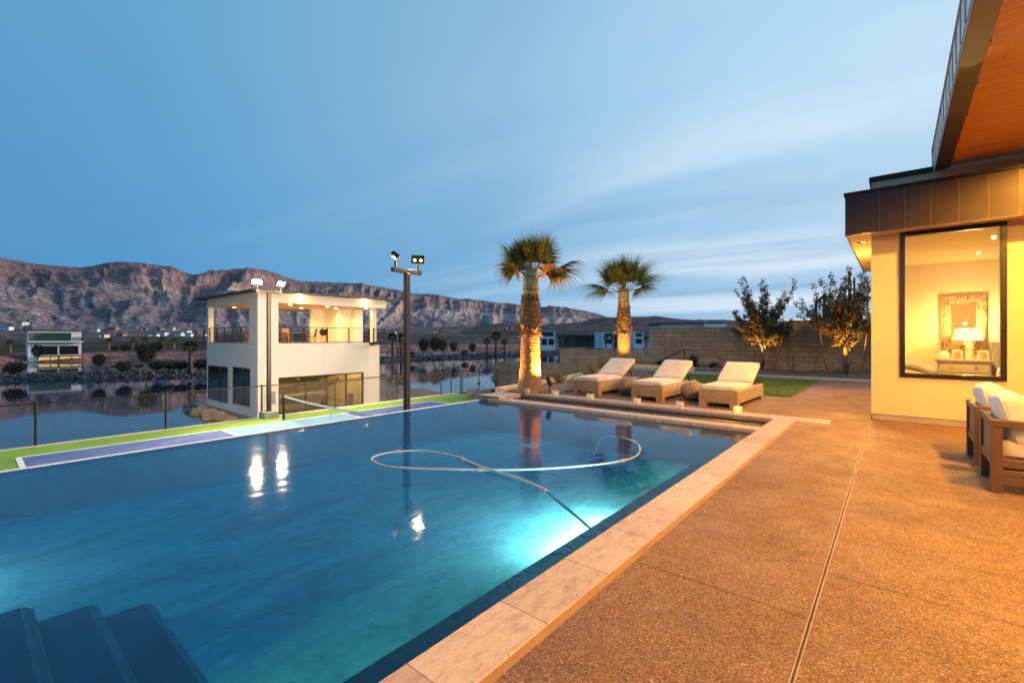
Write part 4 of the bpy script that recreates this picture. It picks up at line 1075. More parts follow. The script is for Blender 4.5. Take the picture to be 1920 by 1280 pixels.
# ================================================================== COURT LIGHT POLES
def light_pole(x, y, lab, flip):
    t = thing('light_pole', lab, 'light pole', (x, y, CZ), 'court light poles')
    m = MB(); m.box(x - .26, x + .26, y - .26, y + .26, CZ - .03, CZ + .26); m.build('footing', M['concrete'], t, bevel=.02)
    m = MB(); m.box(x - .065, x + .065, y - .065, y + .065, CZ + .26, 3.06); m.box(x - .11, x + .11, y - .11, y + .11, CZ + .261, CZ + .29); m.build('post', M['bronze'], t, bevel=.008)
    m = MB(); m.box(x - .05, x + .05, y - .46, y + .46, 3.06, 3.17); m.build('crossbar', M['bronze'], t, bevel=.006)
    def head(hy, aim, lit, strength, beam=None):
        # stem + tilted floodlight box with two LED modules
        b = Vector((x, y + hy, 3.17)); top = b + Vector((0, 0, .16)); m = MB(); m.cyl(b, top, .035, 10)
        d = Vector(aim).normalized(); upv = Vector((0, 0, 1)); sx = d.cross(upv).normalized(); sz = sx.cross(d)
        rot = Matrix((sx, d, sz)).transposed(); c = top + Vector((0, 0, .14)) + d * .0
        h_ = m.build('lamp_stem', M['bronze'], t)
        m = MB(); m.obox(c, (.34, .07, .22), rot)
        for k in range(9): m.obox(c - d * .052 + sx * (-.14 + .035 * k), (.008, .034, .19), rot)
        m.build('lamp_head', M['bronze'], t, bevel=.008)
        m = MB()
        lw, lh = (.145, .17) if lit == 2 else (.075, .075)
        for q in (-.08, .08): m.obox(c + d * .0365 + sx * q, (lw, .008, lh), rot)
        m.build('lens', M['hot'] if lit == 2 else M['led'], t)
        lamp('SPOT', 'floodlight', c + d * .08, strength, (1, .76, .46), c + Vector(beam or aim) * 5, .10, 78 if beam else 152, .5, t)
    if flip:   # near pole: off-axis beam added to brighten the boathouse; other head faces the pool
        head(-.36, (-.36, -.49, -.80), 1, 15000, (-.92, .37, .03))
        head(.36, (.72, -.56, -.80), 1, 130)
    else:      # far pole: both heads over the court towards the pool
        head(-.42, (.86, -.46, -.62), 2, 1400)
        head(.42, (.90, .30, -.62), 2, 1400)
light_pole(-18.20, 7.45, 'bronze light pole with two blazing floodlights beside the boathouse', False)
light_pole(-9.80, 7.45, 'bronze light pole rising behind the infinity edge of the pool', True)

# ================================================================== CHAIN LINK FENCES, GATE, NET
def wire_mesh(m, a, b, z0, z1, pitch=.085, r=.0015):
    """two sets of diagonal wires filling the rectangle from a to b"""
    a = Vector(a); b = Vector(b); L = (b - a).length; d = (b - a).normalized(); H = z1 - z0; nrm = Vector((-d.y, d.x, 0))
    for sgn in (1, -1):
        k = -H
        while k < L:
            s0, s1 = k, k + H; h0, h1 = 0, H
            if s0 < 0: h0 = -s0; s0 = 0
            if s1 > L: h1 = H - (s1 - L); s1 = L
            if s1 - s0 > .01:
                if sgn > 0: p, q = (s0, h0), (s1, h1)
                else: p, q = (s0, H - h0), (s1, H - h1)
                P = a + d * p[0] + Vector((0, 0, z0 + p[1])) + nrm * r * sgn; Q = a + d * q[0] + Vector((0, 0, z0 + q[1])) + nrm * r * sgn
                m.bar(P, Q, r * 2)
            k += pitch
def fence_run(name, lab, cat, pts, posts_t, z0=CZ, h=1.2, rail=True):
    t = thing(name, lab, cat, (pts[0][0], pts[0][1], z0))
    m = MB(); rl = MB()
    for a, b in zip(pts, pts[1:]):
        wire_mesh(m, (a[0], a[1], 0), (b[0], b[1], 0), z0 + .04, z0 + h)
        rl.cyl((a[0], a[1], z0 + h), (b[0], b[1], z0 + h), .022, 8)
    m.build('wire_mesh', M['wire'], t); rl.build('top_rail', M['bronze'], t)
    for x, y in posts_t:
        p = MB(); p.cyl((x, y, z0 - .05), (x, y, z0 + h + .02), .032, 10); p.lathe([(.036, h + .02), (.03, h + .05), (.004, h + .065)], 10, (x, y, z0)); p.build('post', M['bronze'], t)
FX = -18.44
fence_run('chain_link_fence', 'long dark chain link fence along the lake side of the court', 'fence', [(FX, -3.6), (FX, 16.95)], [(FX, -1.65 + 2.98 * k) for k in range(7)] + [(FX, 16.95)])
fence_run('chain_link_fence', 'short chain link fence at the far end of the court left of the gate', 'fence', [(FX + .1, 17.15), (-17.9, 17.15)], [(-17.9, 17.15)])
fence_run('chain_link_fence', 'chain link fence at the foot of the block wall behind the first palm', 'fence', [(-15.3, 17.15), (-8.6, 17.15)], [(-15.3, 17.15), (-13.2, 17.15), (-11.0, 17.15)], CZ + .1, 1.25)
t_ = thing('gate', 'dark chain link gate at the far end of the court', 'gate', (-17.0, 17.15, CZ))
m_ = MB()
for a, b in (((-17.78, CZ + .06), (-17.78, CZ + 1.28)), ((-16.55, CZ + .06), (-16.55, CZ + 1.28)), ((-15.42, CZ + .06), (-15.42, CZ + 1.28)), ((-17.78, CZ + .08), (-15.42, CZ + .08)), ((-17.78, CZ + 1.26), (-15.42, CZ + 1.26))):
    m_.cyl((a[0], 17.15, a[1]), (b[0], 17.15, b[1]), .024, 8)
m_.build('frame', M['bronze'], t_); m_ = MB(); wire_mesh(m_, (-17.76, 17.15, 0), (-15.44, 17.15, 0), CZ + .1, CZ + 1.24); m_.build('wire_mesh', M['wire'], t_)
m_ = MB(); m_.box(-16.62, -16.48, 17.11, 17.19, CZ + .62, CZ + .72); m_.build('latch', M['blackmetal'], t_)

def court_net():
    t = thing('court_net', 'black pickleball net with white top band across the court', 'net', (xm, CYM, CZ))
    xa, xb = CX0 - .32, CX1 + .08; n = 26
    top = lambda q: CZ + .90 - .09 * (1 - (2 * q - 1) ** 2)
    for x in (xa, xb):
        m = MB(); m.cyl((x, CYM, CZ), (x, CYM, CZ + .95), .042, 12); m.lathe([(.046, .95), (.02, .975)], 12, (x, CYM, CZ)); m.build('post', M['blackmetal'], t)
    m = MB()
    for i in range(n):
        a, b = i / n, (i + 1) / n; p = xa + .05 + (xb - xa - .1) * a; q = xa + .05 + (xb - xa - .1) * b
        for yo in (-.006, .006): m.quad((p, CYM + yo, top(a) - .06), (q, CYM + yo, top(b) - .06), (q, CYM + yo, top(b)), (p, CYM + yo, top(a)))
        m.quad((p, CYM - .006, top(a)), (q, CYM - .006, top(b)), (q, CYM + .006, top(b)), (p, CYM + .006, top(a)))
    m.build('top_band', M['line'], t)
    m = MB(); L = xb - xa - .1; k = 0
    x = xa + .07
    while x < xb - .05:
        m.bar((x, CYM, CZ + .06), (x, CYM, top((x - xa) / (xb - xa)) - .05), .0035); x += .045
    z = .06
    while z < .84:
        for i in range(n):
            a, b = i / n, (i + 1) / n; za = CZ + min(z, top(a) - CZ - .05); zb = CZ + min(z, top(b) - CZ - .05)
            m.bar((xa + .05 + L * a, CYM, za), (xa + .05 + L * b, CYM, zb), .0035)
        z += .045
    m.build('mesh', M['net'], t)
    m = MB(); m.box(xm - .025, xm + .025, CYM - .008, CYM + .008, CZ, top(.5)); m.build('centre_strap', M['line'], t)
court_net()

# ================================================================== POOL EQUIPMENT
t_ = thing('pool_cover', 'dark brown rolled pool cover lying in its slot behind the stone ledge', 'pool cover', (-4.3, 8.6, -.2))
m_ = MB(); m_.cyl((-7.0, 8.60, -.19), (-1.72, 8.60, -.19), .135, 24); m_.build('roll', M['bronze'], t_, True)
m_ = MB(); m_.box(-7.0, -1.70, 8.72, 8.925, -.09, -.035); m_.build('lid', M['bronze'], t_, bevel=.015)
for x in (-1.68, -7.02):
    m_ = MB(); m_.box(x - .015, x + .015, 8.45, 8.8, -.42, -.06); m_.build('bracket', M['blackmetal'], t_)
m_ = MB(); m_.cyl((-1.70, 8.60, -.19), (-1.64, 8.60, -.19), .05, 12); m_.build('axle', M['blackmetal'], t_)
# floating hose: survey points joined with a smooth spline
def spline(P, n=8):
    out = []
    for i in range(len(P) - 1):
        p0, p1, p2, p3 = (Vector(P[max(0, min(len(P) - 1, i + k))]) for k in (-1, 0, 1, 2))
        for j in range(n):
            q = j / n
            out.append(.5 * ((2 * p1) + (p2 - p0) * q + (2 * p0 - 5 * p1 + 4 * p2 - p3) * q * q + (3 * p1 - p0 - 3 * p2 + p3) * q ** 3))
    out.append(Vector(P[-1])); return out
HP = [(-3.86, 6.78, -.55), (-3.72, 6.68, -.30), (-3.43, 6.43, -.13), (-2.98, 6.25, -.095), (-2.68, 5.92, -.095), (-2.5, 5.31, -.092), (-2.76, 4.66, -.09), (-3.32, 3.97, -.09), (-4.29, 3.24, -.09), (-4.68, 3.14, -.09), (-4.98, 3.27, -.09), (-5.02, 3.55, -.09), (-4.78, 3.87, -.09), (-4.26, 3.95, -.088), (-3.57, 3.78, -.07), (-2.82, 3.71, -.085), (-2.3, 3.51, -.14), (-1.95, 3.42, -.24), (-1.63, 3.33, -.32)]
sp_ = spline(HP, 7)
t_ = thing('pool_hose', 'white floating pool cleaner hose looping across the pool', 'hose', (0, 0, 0))
m_ = MB(); m_.tube(sp_, .0125, 10); m_.build('tube', M['hose'], t_, True)
m_ = MB()
for i in range(9, len(sp_) - 4, 14):
    d = (sp_[i + 1] - sp_[i]).normalized() * .035; m_.cyl(sp_[i] - d, sp_[i] + d, .021, 10)
m_.build('coupling', M['concrete'], t_)
fz = floor_z(6.95)
t_ = thing('pool_cleaner', 'blue suction cleaner on the pool floor at the end of the hose', 'pool cleaner', (-4.05, 6.95, fz))
m_ = MB(); m_.lathe([(.17, .0), (.21, .03), (.19, .09), (.10, .14), (.03, .16)], 20, (-4.05, 6.95, fz)); m_.build('body', M['bluep'], t_, True)
m_ = MB(); m_.tube([(-4.05, 6.95, fz + .12), (-3.96, 6.87, fz + .2), (-3.86, 6.78, -.55)], .03, 10); m_.build('swivel', M['hose'], t_, True)
m_ = MB(); m_.obox((-4.28, 6.95, fz + .03), (.2, .12, .02), Matrix.Identity(3)); m_.build('fin', M['hose'], t_, bevel=.008)
t_ = thing('drain_cover', 'round white drain cover on the pool floor', 'drain cover', (-5.55, 7.2, floor_z(7.2)))
m_ = MB(); m_.lathe([(.15, 0), (.15, .015), (.12, .03), (.02, .035)], 24, (-5.55, 7.2, floor_z(7.2) + .001)); m_.build('dome', M['wstucco'], t_, True)
m_ = MB(); m_.lathe([(.175, 0), (.175, .012)], 24, (-5.55, 7.2, floor_z(7.2))); m_.build('rim', M['wstucco'], t_)
for (y, e) in ((4.25, 1.0),):
    t_ = thing('pool_light', 'round underwater light in the face of the pool bench', 'pool light', (-2.31, y, -.56))
    m_ = MB(); m_.cyl((-2.302, y, -.565), (-2.325, y, -.565), .095, 24); m_.build('bezel', M['wstucco'], t_)
    m_ = MB(); m_.cyl((-2.3255, y, -.565), (-2.33, y, -.565), .08, 24); m_.build('lens', emissive('pool_led', (.6, .95, 1.0), 12), t_)
    lamp('SPOT', 'pool_bulb', (-2.35, y, -.50), 26, (1.0, .88, .84), (-6.2, y + .1, -.30), .10, 150, 1.0, t_)
    bar_ = lamp('AREA', 'pool_bulb', (-2.345, y - .1, -.49), 52, (1.0, .88, .84), (-6.0, y - .1, -.47), .1, parent=t_)  # wide strip lamp added to spread the round light's glow
    bar_.data.shape = 'RECTANGLE'; bar_.data.size = 1.3; bar_.data.size_y = .07

t_ = thing('pool_light', 'second round underwater light in the near end wall of the pool', 'pool light', (-5.4, -.74, -.33))
m_ = MB(); m_.cyl((-5.4, -.748, -.33), (-5.4, -.72, -.33), .095, 24); m_.build('bezel', M['wstucco'], t_)
m_ = MB(); m_.cyl((-5.4, -.7195, -.33), (-5.4, -.715, -.33), .08, 24); m_.build('lens', emissive('pool_led', (.6, .95, 1.0), 12), t_)
lamp('POINT', 'pool_bulb', (-5.5, -.40, -.18), 13, (1.0, .9, .86), None, .04, parent=t_)
# candle lanterns on the coping
LP = [(-7.02, 9.02, 'clear glass cube lantern nearest the stone corner block on the coping', 0), (-6.22, 9.05, 'clear glass cube lantern on the coping in front of the first palm spotlight', 0), (-5.27, 9.05, 'clear glass cube lantern on the coping before the leftmost lounger', 0),
      (-4.16, 9.06, 'clear glass cube lantern on the coping before the middle lounger', 0), (-3.27, 9.08, 'clear glass cube lantern on the coping before the pouf by the right lounger', 0), (-2.22, 9.1, 'lit glowing amber cube lantern on the coping', 1)]
lglass, nt_ = new_mat('lantern_glass'); t2 = NT(nt_)
fg = t2.n('ShaderNodeBsdfTransparent'); fp_ = t2.principled((.85, .84, .80), .12, spec=.6); fm = t2.n('ShaderNodeMixShader'); fm.inputs[0].default_value = .26
t2.l(fg.outputs[0], fm.inputs[1]); t2.l(fp_.outputs[0], fm.inputs[2]); t2.out(fm)
for x, y, lab, lit in LP:
    t_ = thing('candle_lantern', lab, 'lantern', (x, y, .006), 'glass candle lanterns along the coping')
    m_ = MB(); a = .062
    m_.box(x - a, x + a, y - a, y + a, .007, .017)
    for (p, q, r_, s_) in ((-a, -a + .006, -a, a), (a - .006, a, -a, a), (-a + .006, a - .006, -a, -a + .006), (-a + .006, a - .006, a - .006, a)): m_.box(x + p, x + q, y + r_, y + s_, .017, .13)
    m_.build('glass_cube', lglass, t_)
    m_ = MB(); m_.lathe([(.034, .018), (.034, .09), (.028, .094)], 14, (x, y, 0)); c_ = m_.build('candle', M['candle'] if not lit else emissive('lit_wax', (1, .50, .05), 1.4, (.9, .6, .2)), t_, True)
    if lit:
        m_ = MB(); m_.lathe([(.003, .094), (.010, .105), (.006, .118), (.001, .130)], 10, (x, y, 0)); m_.build('flame', M['flame'], c_, True)
        lamp('POINT', 'candle_glow', (x, y, .15), 1.0, (1, .55, .12), None, .03, parent=t_)

# ================================================================== FURNITURE
def pillow(name, parent, c, half, rot, mat, bulge=.03, wave=.008, cuts=9):
    '''soft box cushion: rounded, slightly puffed, with uneven stuffing and a piped seam'''
    bm = bmesh.new(); bmesh.ops.create_cube(bm, size=2); bmesh.ops.subdivide_edges(bm, edges=bm.edges[:], cuts=cuts, use_grid_fill=True)
    c = Vector(c); h = Vector(half); r = min(half) * .55; th = list(half).index(min(half))
    for v in bm.verts:
        p = Vector((v.co.x * h.x, v.co.y * h.y, v.co.z * h.z))
        core = Vector([max(-(h[i] - r), min(h[i] - r, p[i])) for i in range(3)]); d = p - core
        q = core + (d.normalized() * r if d.length > 1e-6 else d)
        o = [i for i in range(3) if i != th]; b = (1 - abs(v.co[o[0]]) ** 3) * (1 - abs(v.co[o[1]]) ** 3)
        q[th] += math.copysign(bulge * b, v.co[th]) + mnoise.noise(q * 4.5 + c) * wave * 1.4 + mnoise.noise(q * 11 + c) * wave * .6
        v.co = c + rot @ q
    me = bpy.data.meshes.new(name); bm.to_mesh(me); bm.free(); me.materials.append(mat); me.polygons.foreach_set('use_smooth', [True] * len(me.polygons))
    ob = bpy.data.objects.new(name, me); COL.objects.link(ob); ob.parent = parent
    a, b = [i for i in range(3) if i != th]; m = MB(); 
    for sg in (-1, 1):
        pts = []
        for k in range(41):
            an = 2 * math.pi * k / 40; p = Vector((0, 0, 0)); ca, sa = math.cos(an), math.sin(an); e = .14
            p[a] = math.copysign(abs(ca) ** e, ca) * (h[a] - r * .12); p[b] = math.copysign(abs(sa) ** e, sa) * (h[b] - r * .12); p[th] = sg * (h[th] - r * .55)
            pts.append(c + rot @ p)
        m.tube(pts, .0045, 5, False)
    m.build('piping', mat, ob, True); return ob
def lounger():
    t = thing('sun_lounger', '', 'sun lounger', (0, 0, 0), 'wicker sun loungers by the pool')
    W, L = .74, 2.08; w = W / 2
    m = MB()
    m.prism([(-w, 0), (w, 0), (w, .05), (-w, .05)], .085, .335); m.box(-w, w, L - .05, L, .085, .335)
    m.box(-w, -w + .05, .05, L - .05, .085, .335); m.box(w - .05, w, .05, L - .05, .085, .335)
    m.box(-w + .05, w - .05, .05, L - .05, .27, .32)
    m.build('base', M['wicker'], t, bevel=.012)
    for x in (-w, w - .15):
        for y in (0, L - .15):
            m = MB(); m.box(x + .001, x + .149, y + .001, y + .149, .0, .0849); m.build('leg', M['wicker'], t, bevel=.006)
    pillow('seat_cushion', t, (0, .585, .384), (w - .02, .575, .047), Matrix.Identity(3), M['cushion'], .012, .004)
    a = R(27); rot = Matrix.Rotation(a, 3, 'X')
    c0 = Vector((0, 1.16, .37)); 
    pillow('back_cushion', t, c0 + rot @ Vector((0, .40, .062)), (w - .02, .41, .05), rot, M['cushion'], .012, .004)
    m = MB(); m.obox(c0 + rot @ Vector((0, .41, -.01)), (W - .06, .82, .03), rot); b = m.build('backrest', M['wicker'], t, bevel=.006)
    for x in (-.25, .25):
        m = MB(); m.bar(c0 + rot @ Vector((x, .6, -.02)), Vector((x, 1.90, .30)), .025); m.build('strut', M['bronze'], b)
    return t
L0 = lounger(); L0['label'] = 'wicker lounger with beige cushion nearest the house wall'; L0.location = (-2.73, 9.66, 0); L0.rotation_euler = (0, 0, R(-1))
dup(L0, (-4.23, 9.68, 0), R(-1.5), 'wicker lounger with beige cushion between the two round poufs')
dup(L0, (-5.79, 9.72, 0), R(-2.5), 'wicker lounger with beige cushion nearest the palms')
def pouf():
    t = thing('wicker_pouf', 'round wicker pouf between the palm side lounger and the middle one', 'pouf', (0, 0, 0), 'round wicker poufs')
    m = MB(); m.lathe([(.16, 0), (.24, .06), (.285, .17), (.275, .28), (.20, .365), (.12, .385)], 40, (0, 0, 0), lambda a, z: .012 * math.sin(a * 20)); m.build('body', M['wicker'], t, True)
    m = MB(); m.lathe([(.13, .383), (.12, .395), (.02, .398)], 28); m.build('lid', M['wicker'], t, True)
    return t
P0 = pouf(); P0.location = (-5.02, 10.5, 0); dup(P0, (-3.47, 10.5, 0), .4, 'round wicker pouf between the middle lounger and the house side one')

def armchair():
    t = thing('armchair', '', 'armchair', (0, 0, 0), 'dark wood patio armchairs')
    D, W, H = .82, .74, .655; p = .075; wd = M['chairwood']
    for x in (0, D - p):
        for y in (0, W - p):
            m = MB(); m.box(x, x + p, y, y + p, 0, H - .061); m.build('leg', wd, t, bevel=.004)
    for y in (-.004, W - p - .004):
        m = MB(); m.box(-.003, D + .03, y, y + p + .008, H - .06, H); m.build('arm', wd, t, bevel=.005)
    m = MB(); m.box(.002, p - .004, p + .0045, W - p - .0045, H - .058, H - .002); m.build('back_rail', wd, t, bevel=.004)
    m = MB()
    for y in (.006, W - p + .006): m.box(p, D - p, y, y + p - .012, .235, .305); m.box(p, D - p, y + .01, y + p - .02, .085, .135)
    m.box(.008, p - .008, p, W - p, .235, .305); m.box(D - p + .008, D - .008, p, W - p, .235, .305); m.build('seat_frame', wd, t, bevel=.003)
    m = MB(); n = 6; g = (W - 2 * p) / n
    for k in range(n): m.box(.02, .042, p + g * k + .006, p + g * (k + 1) - .006, .306, H - .059)
    m.build('slat_back', M['slatwood'], t)
    pillow('seat_cushion', t, (.06 + (D - .04) / 2, W / 2, .382), ((D - .04) / 2, W / 2 - p - .01, .07), Matrix.Identity(3), M['white_cushion'], .02, .006)
    rot = Matrix.Rotation(R(-16), 3, 'Y'); c = Vector((.19, W / 2, .645))
    pillow('back_cushion', t, c, (.09, W / 2 - p - .005, .235), rot, M['white_cushion'], .03, .012)
    ms, nt = new_mat('striped_fabric'); n_ = NT(nt); w = n_.n('ShaderNodeTexWave'); w.bands_direction = 'Z'; n_.l(n_.coord(), w.inputs['Vector']); w.inputs['Scale'].default_value = 9
    n_.out(n_.principled(n_.ramp(w.outputs[0], [(.45, (.02, .02, .02)), (.55, (.7, .66, .6))]), .9))
    m = MB(); m.obox((.34, W / 2 - .05, .56), (.10, .40, .26), Matrix.Rotation(R(-30), 3, 'Y')); m.build('lumbar_cushion', ms, t, bevel=.045, seg=4)
    return t
A0 = armchair(); A0['label'] = 'dark wood armchair with white cushions, the nearer of the pair'; A0.location = (.66, 5.97, 0)
dup(A0, (.65, 7.02, 0), 0, 'dark wood armchair with white cushions, closer to the house wall')

# ================================================================== PLANTING
def fan_frond(mb, base, d, lp, lf, nseg=34, spread=R(125), droop=.35, rnd=None, width=.034):
    d = Vector(d).normalized(); up = Vector((0, 0, 1))
    side = d.cross(up); side = side.normalized() if side.length > .05 else Vector((rnd.uniform(-1, 1), rnd.uniform(-1, 1), 0)).normalized()
    tw = rnd.uniform(-.5, .5); nrm = side.cross(d).normalized(); side = (side * math.cos(tw) + nrm * math.sin(tw)).normalized(); nrm = side.cross(d).normalized()
    hub = Vector(base) + d * lp
    for k in range(nseg):
        q = (k / (nseg - 1) * 2 - 1); a = q * spread + rnd.uniform(-.03, .03)
        dirv = (d * math.cos(a) + side * math.sin(a)); L = lf * (1 - .38 * abs(q) ** 2.2) * rnd.uniform(.88, 1.06)
        dirv = (dirv + nrm * (.22 - .35 * q * q)).normalized()
        w0 = d.cross(dirv); perp = dirv.cross(nrm).normalized()
        pts = []
        for s in (0.0, .42, .75, 1.0):
            p = hub + dirv * (L * s) + Vector((0, 0, -droop * L * s ** 3.0)) + Vector((rnd.uniform(-.012, .012),) * 3) * s
            ww = (.006 + width * s / .42 * .5) if s <= .42 else width * .44 * max(0.0, 1 - (s - .42) / .58) ** .8
            pts.append((p - perp * max(ww, .001), p + perp * max(ww, .0015), p + nrm * ww * .45))
        vs = []; fs = []
        for l, r, c in pts: vs += [l, c, r]
        for i in range(3):
            o = i * 3; fs += [(o, o + 1, o + 4, o + 3), (o + 1, o + 2, o + 5, o + 4)]
        mb.add(vs, fs)
    return hub
def palm(name, lab, loc, spec, h=(1.45, 2.36, 3.0), seed=1, lean=(0, 0), s=1.08):
    rnd = random.Random(seed); x, y, z = loc
    t = thing(name, lab, 'palm tree', loc, 'uplit fan palms by the pool')
    off = lambda zz: (x + lean[0] * zz, y + lean[1] * zz)
    m = MB(); prof = [(.37, -.1), (.345, 0), (.32, .10), (.285, .3), (.258, .7), (.243, 1.1), (.24, h[0])]
    def col(m, prof, n, wob):
        o = len(m.v)
        vs = []
        for r, zz in prof:
            ox, oy = off(zz)
            for k in range(n):
                a = 2 * math.pi * k / n; rr = r * (1 + wob(a, zz)); vs.append((ox + rr * math.cos(a), oy + rr * math.sin(a), z + zz))
        fs = [(i * n + k, i * n + (k + 1) % n, (i + 1) * n + (k + 1) % n, (i + 1) * n + k) for i in range(len(prof) - 1) for k in range(n)]
        fs.append(tuple((len(prof) - 1) * n + k for k in range(n))); m.add(vs, fs)
    fine = []
    for i in range(len(prof) - 1):
        for j in range(6):
            q = j / 6; r = prof[i][0] * (1 - q) + prof[i + 1][0] * q; zz = prof[i][1] * (1 - q) + prof[i + 1][1] * q; fine.append((r + .004 * math.sin(zz * 70 + seed), zz))
    fine.append(prof[-1])
    col(m, fine, 40, lambda a, zz: .010 * mnoise.noise(Vector((math.cos(a) * 3, math.sin(a) * 3, zz * 9 + seed))) + .02 * mnoise.noise(Vector((math.cos(a), math.sin(a), zz * 2))))
    m.build('trunk', M['trunk'], t, True)
    # collar of old leaf bases, criss-crossed, loosest at its lower edge
    m = MB(); col(m, [(.236, h[0] - .02), (.252, h[0] + .1), (.25, h[1] - .2), (.20, h[1])], 26, lambda a, zz: .03 * math.sin(a * 9 + zz * 20))
    n = 0; zz = h[0] + .02
    while zz < h[1] - .02:
        q = (zz - h[0]) / (h[1] - h[0]); cnt = 15
        for k in range(cnt):
            a = 2 * math.pi * (k + .5 * (n % 2)) / cnt + rnd.uniform(-.12, .12); ox, oy = off(zz); loose = max(0, 1 - q * 1.8)
            r0 = .235 - .03 * q; out_ = rnd.uniform(.015, .05) + loose * rnd.uniform(.03, .15)
            tilt = rnd.uniform(-.5, .5) * (1.2 if loose > 0 else .8); ln = rnd.uniform(.12, .20); cw = rnd.uniform(.022, .04)
            rad = Vector((math.cos(a), math.sin(a), 0)); tan = Vector((-math.sin(a), math.cos(a), 0))
            p0 = Vector((ox, oy, z + zz)) + rad * r0; p1 = p0 + rad * out_ + tan * tilt * ln + Vector((0, 0, ln * (.9 if rnd.random() > loose * .75 else -.55)))
            e = tan * cw
            m.add([p0 - e, p0 + e, p1 + e * .65, p1 - e * .65, p0 - e - rad * .02, p0 + e - rad * .02, p1 + e * .6 - rad * .018, p1 - e * .6 - rad * .018], [(0, 1, 2, 3), (7, 6, 5, 4), (3, 2, 6, 7), (0, 3, 7, 4), (1, 5, 6, 2)])
        zz += .075; n += 1
    m.build('leaf_base_collar', M['boots'], t)
    m = MB(); col(m, [(.20, h[1] - .03), (.212, h[1] + .05), (.205, h[1] + .3), (.185, h[2] - .08), (.15, h[2] + .03)], 26, lambda a, zz: .03 * math.sin(a * 5 + zz * 9) * .5); up_ = m.build('upper_trunk', M['wrap'], t, True)
    m = MB()
    for zz, r in ((h[1] + .22, .213), (h[2] - .08, .192)):
        ox, oy = off(zz); m.tube([(ox + r * math.cos(a), oy + r * math.sin(a), z + zz + .012 * math.sin(a * 2)) for a in [i * math.pi / 12 for i in range(25)]], .012, 6)
    m.build('binding_rope', M['bark'], up_, True)
    ox, oy = off(h[2]); crown = MB(); pet = MB(); dry = MB()
    for (azd, el, lp, lf, kind) in spec:
        a = R(azd); e = R(el); d = Vector((math.cos(a) * math.cos(e), math.sin(a) * math.cos(e), math.sin(e)))
        base = Vector((ox, oy, z + h[2] - .06)) + Vector((d.x, d.y, 0)) * .10
        hub = fan_frond(dry if kind else crown, base, d, lp, lf * 1.28 * s, 40, R(rnd.uniform(78, 105)), .16 if el > 20 else .42, rnd)
        pet.tube([base - Vector((0, 0, .1)), base + d * lp * .5 + Vector((0, 0, .02)), hub + d * .05], [.028, .017, .012], 6)
    cr = crown.build('crown', M['palm'], t)
    if dry.v: dry.build('dry_fronds', M['dry'], t)
    pet.build('petiole', M['petiole'], t, True)
    return t
# headings: camera right = 39.87 deg, away from camera = 129.87 deg
RT, AW = 39.87, 129.87
rnd = random.Random(11)
spec1 = [(RT + 180, 62, .42, .62, 0), (RT + 180, 45, .45, .62, 0), (RT + 165, 74, .45, .66, 0), (RT + 90, 66, .5, .66, 0), (RT + 20, 72, .5, .66, 0), (RT - 10, 58, .5, .66, 0), (RT + 50, 52, .5, .6, 0), (RT + 130, 55, .5, .62, 0), (RT + 215, 62, .4, .5, 0), (RT, 84, .48, .62, 0), (RT + 240, 80, .4, .5, 0),
         (RT, 18, .62, .66, 0), (RT - 18, 2, .55, .6, 0), (RT - 50, 5, .4, .55, 1), (RT + 190, 20, .32, .52, 0), (RT + 160, 30, .3, .5, 1), (RT - 95, 74, .40, .5, 0), (RT + 30, 8, .5, .5, 0), (RT + 110, 30, .4, .55, 0)]
palm('fan_palm', 'taller fan palm with orange lit trunk beside the pool corner', (-7.17, 9.30, .045), spec1, (1.44, 2.34, 2.98), 3, (.006, .004))
spec2 = [(RT + 180, 50, .5, .74, 0), (RT + 170, 68, .5, .78, 0), (RT + 200, 76, .5, .74, 0), (RT, 82, .5, .8, 0), (RT + 40, 70, .52, .78, 0), (RT - 20, 62, .52, .78, 0), (RT, 44, .6, .82, 0), (RT - 90, 74, .42, .56, 0), (RT + 90, 64, .5, .8, 0), (RT + 130, 56, .5, .74, 0), (RT + 60, 48, .5, .74, 0), (RT + 150, 38, .55, .7, 1),
         (RT + 182, 8, .62, .80, 0), (RT + 195, -6, .6, .66, 0), (RT + 8, 22, .62, .86, 0), (RT - 15, 4, .4, .62, 0), (RT + 20, 10, .46, .6, 0), (RT + 215, 50, .42, .6, 0), (RT - 110, 78, .42, .6, 0)]
palm('fan_palm', 'fan palm with yellow lit trunk behind the first lounger', (-7.85, 15.95, .045), spec2, (1.55, 2.45, 3.15), 8, (0, 0), 1.24)
def spotlight(x, y, z, target, lab, power, color=(1, .47, .12), ang=70, show=True):
    t = thing('garden_spotlight', lab, 'spotlight', (x, y, z), 'garden spotlights')
    m = MB(); m.cyl((x, y, z - .05), (x, y, z + .20), .014, 8); m.build('stake', M['blackmetal'], t)
    c = Vector((x, y, z + .24)); d = (Vector(target) - c).normalized()
    m = MB(); m.tube([c - d * .10, c - d * .06, c + d * .10, c + d * .155, c + d * .155, c + d * .09], [.035, .055, .065, .066, .060, .058], 16); m.build('housing', M['blackmetal'], t, True)
    m = MB(); m.cyl(c + d * .0905, c + d * .096, .05, 14); m.build('lens', M['led'], t)
    lamp('SPOT', 'spot_bulb', c + d * .165, power, color, target, .03, ang, .6, t)
spotlight(-6.60, 9.36, .045, (-7.12, 9.32, 1.6), 'black bullet spotlight on the gravel aimed at the taller palm', 800, (1, .34, .05), 150)
spotlight(-7.98, 8.75, -.32, (-7.2, 9.25, 3.0), 'added unseen spotlight outside the planter wall brightening the taller palm', 330, (1, .38, .06), 140)  # second uplight added out of view to brighten the trunk's left side
spotlight(-7.3, 14.7, .045, (-7.8, 15.9, 2.2), 'black spotlight in the gravel in front of the palm behind the first lounger', 360, (1, .60, .14), 80)

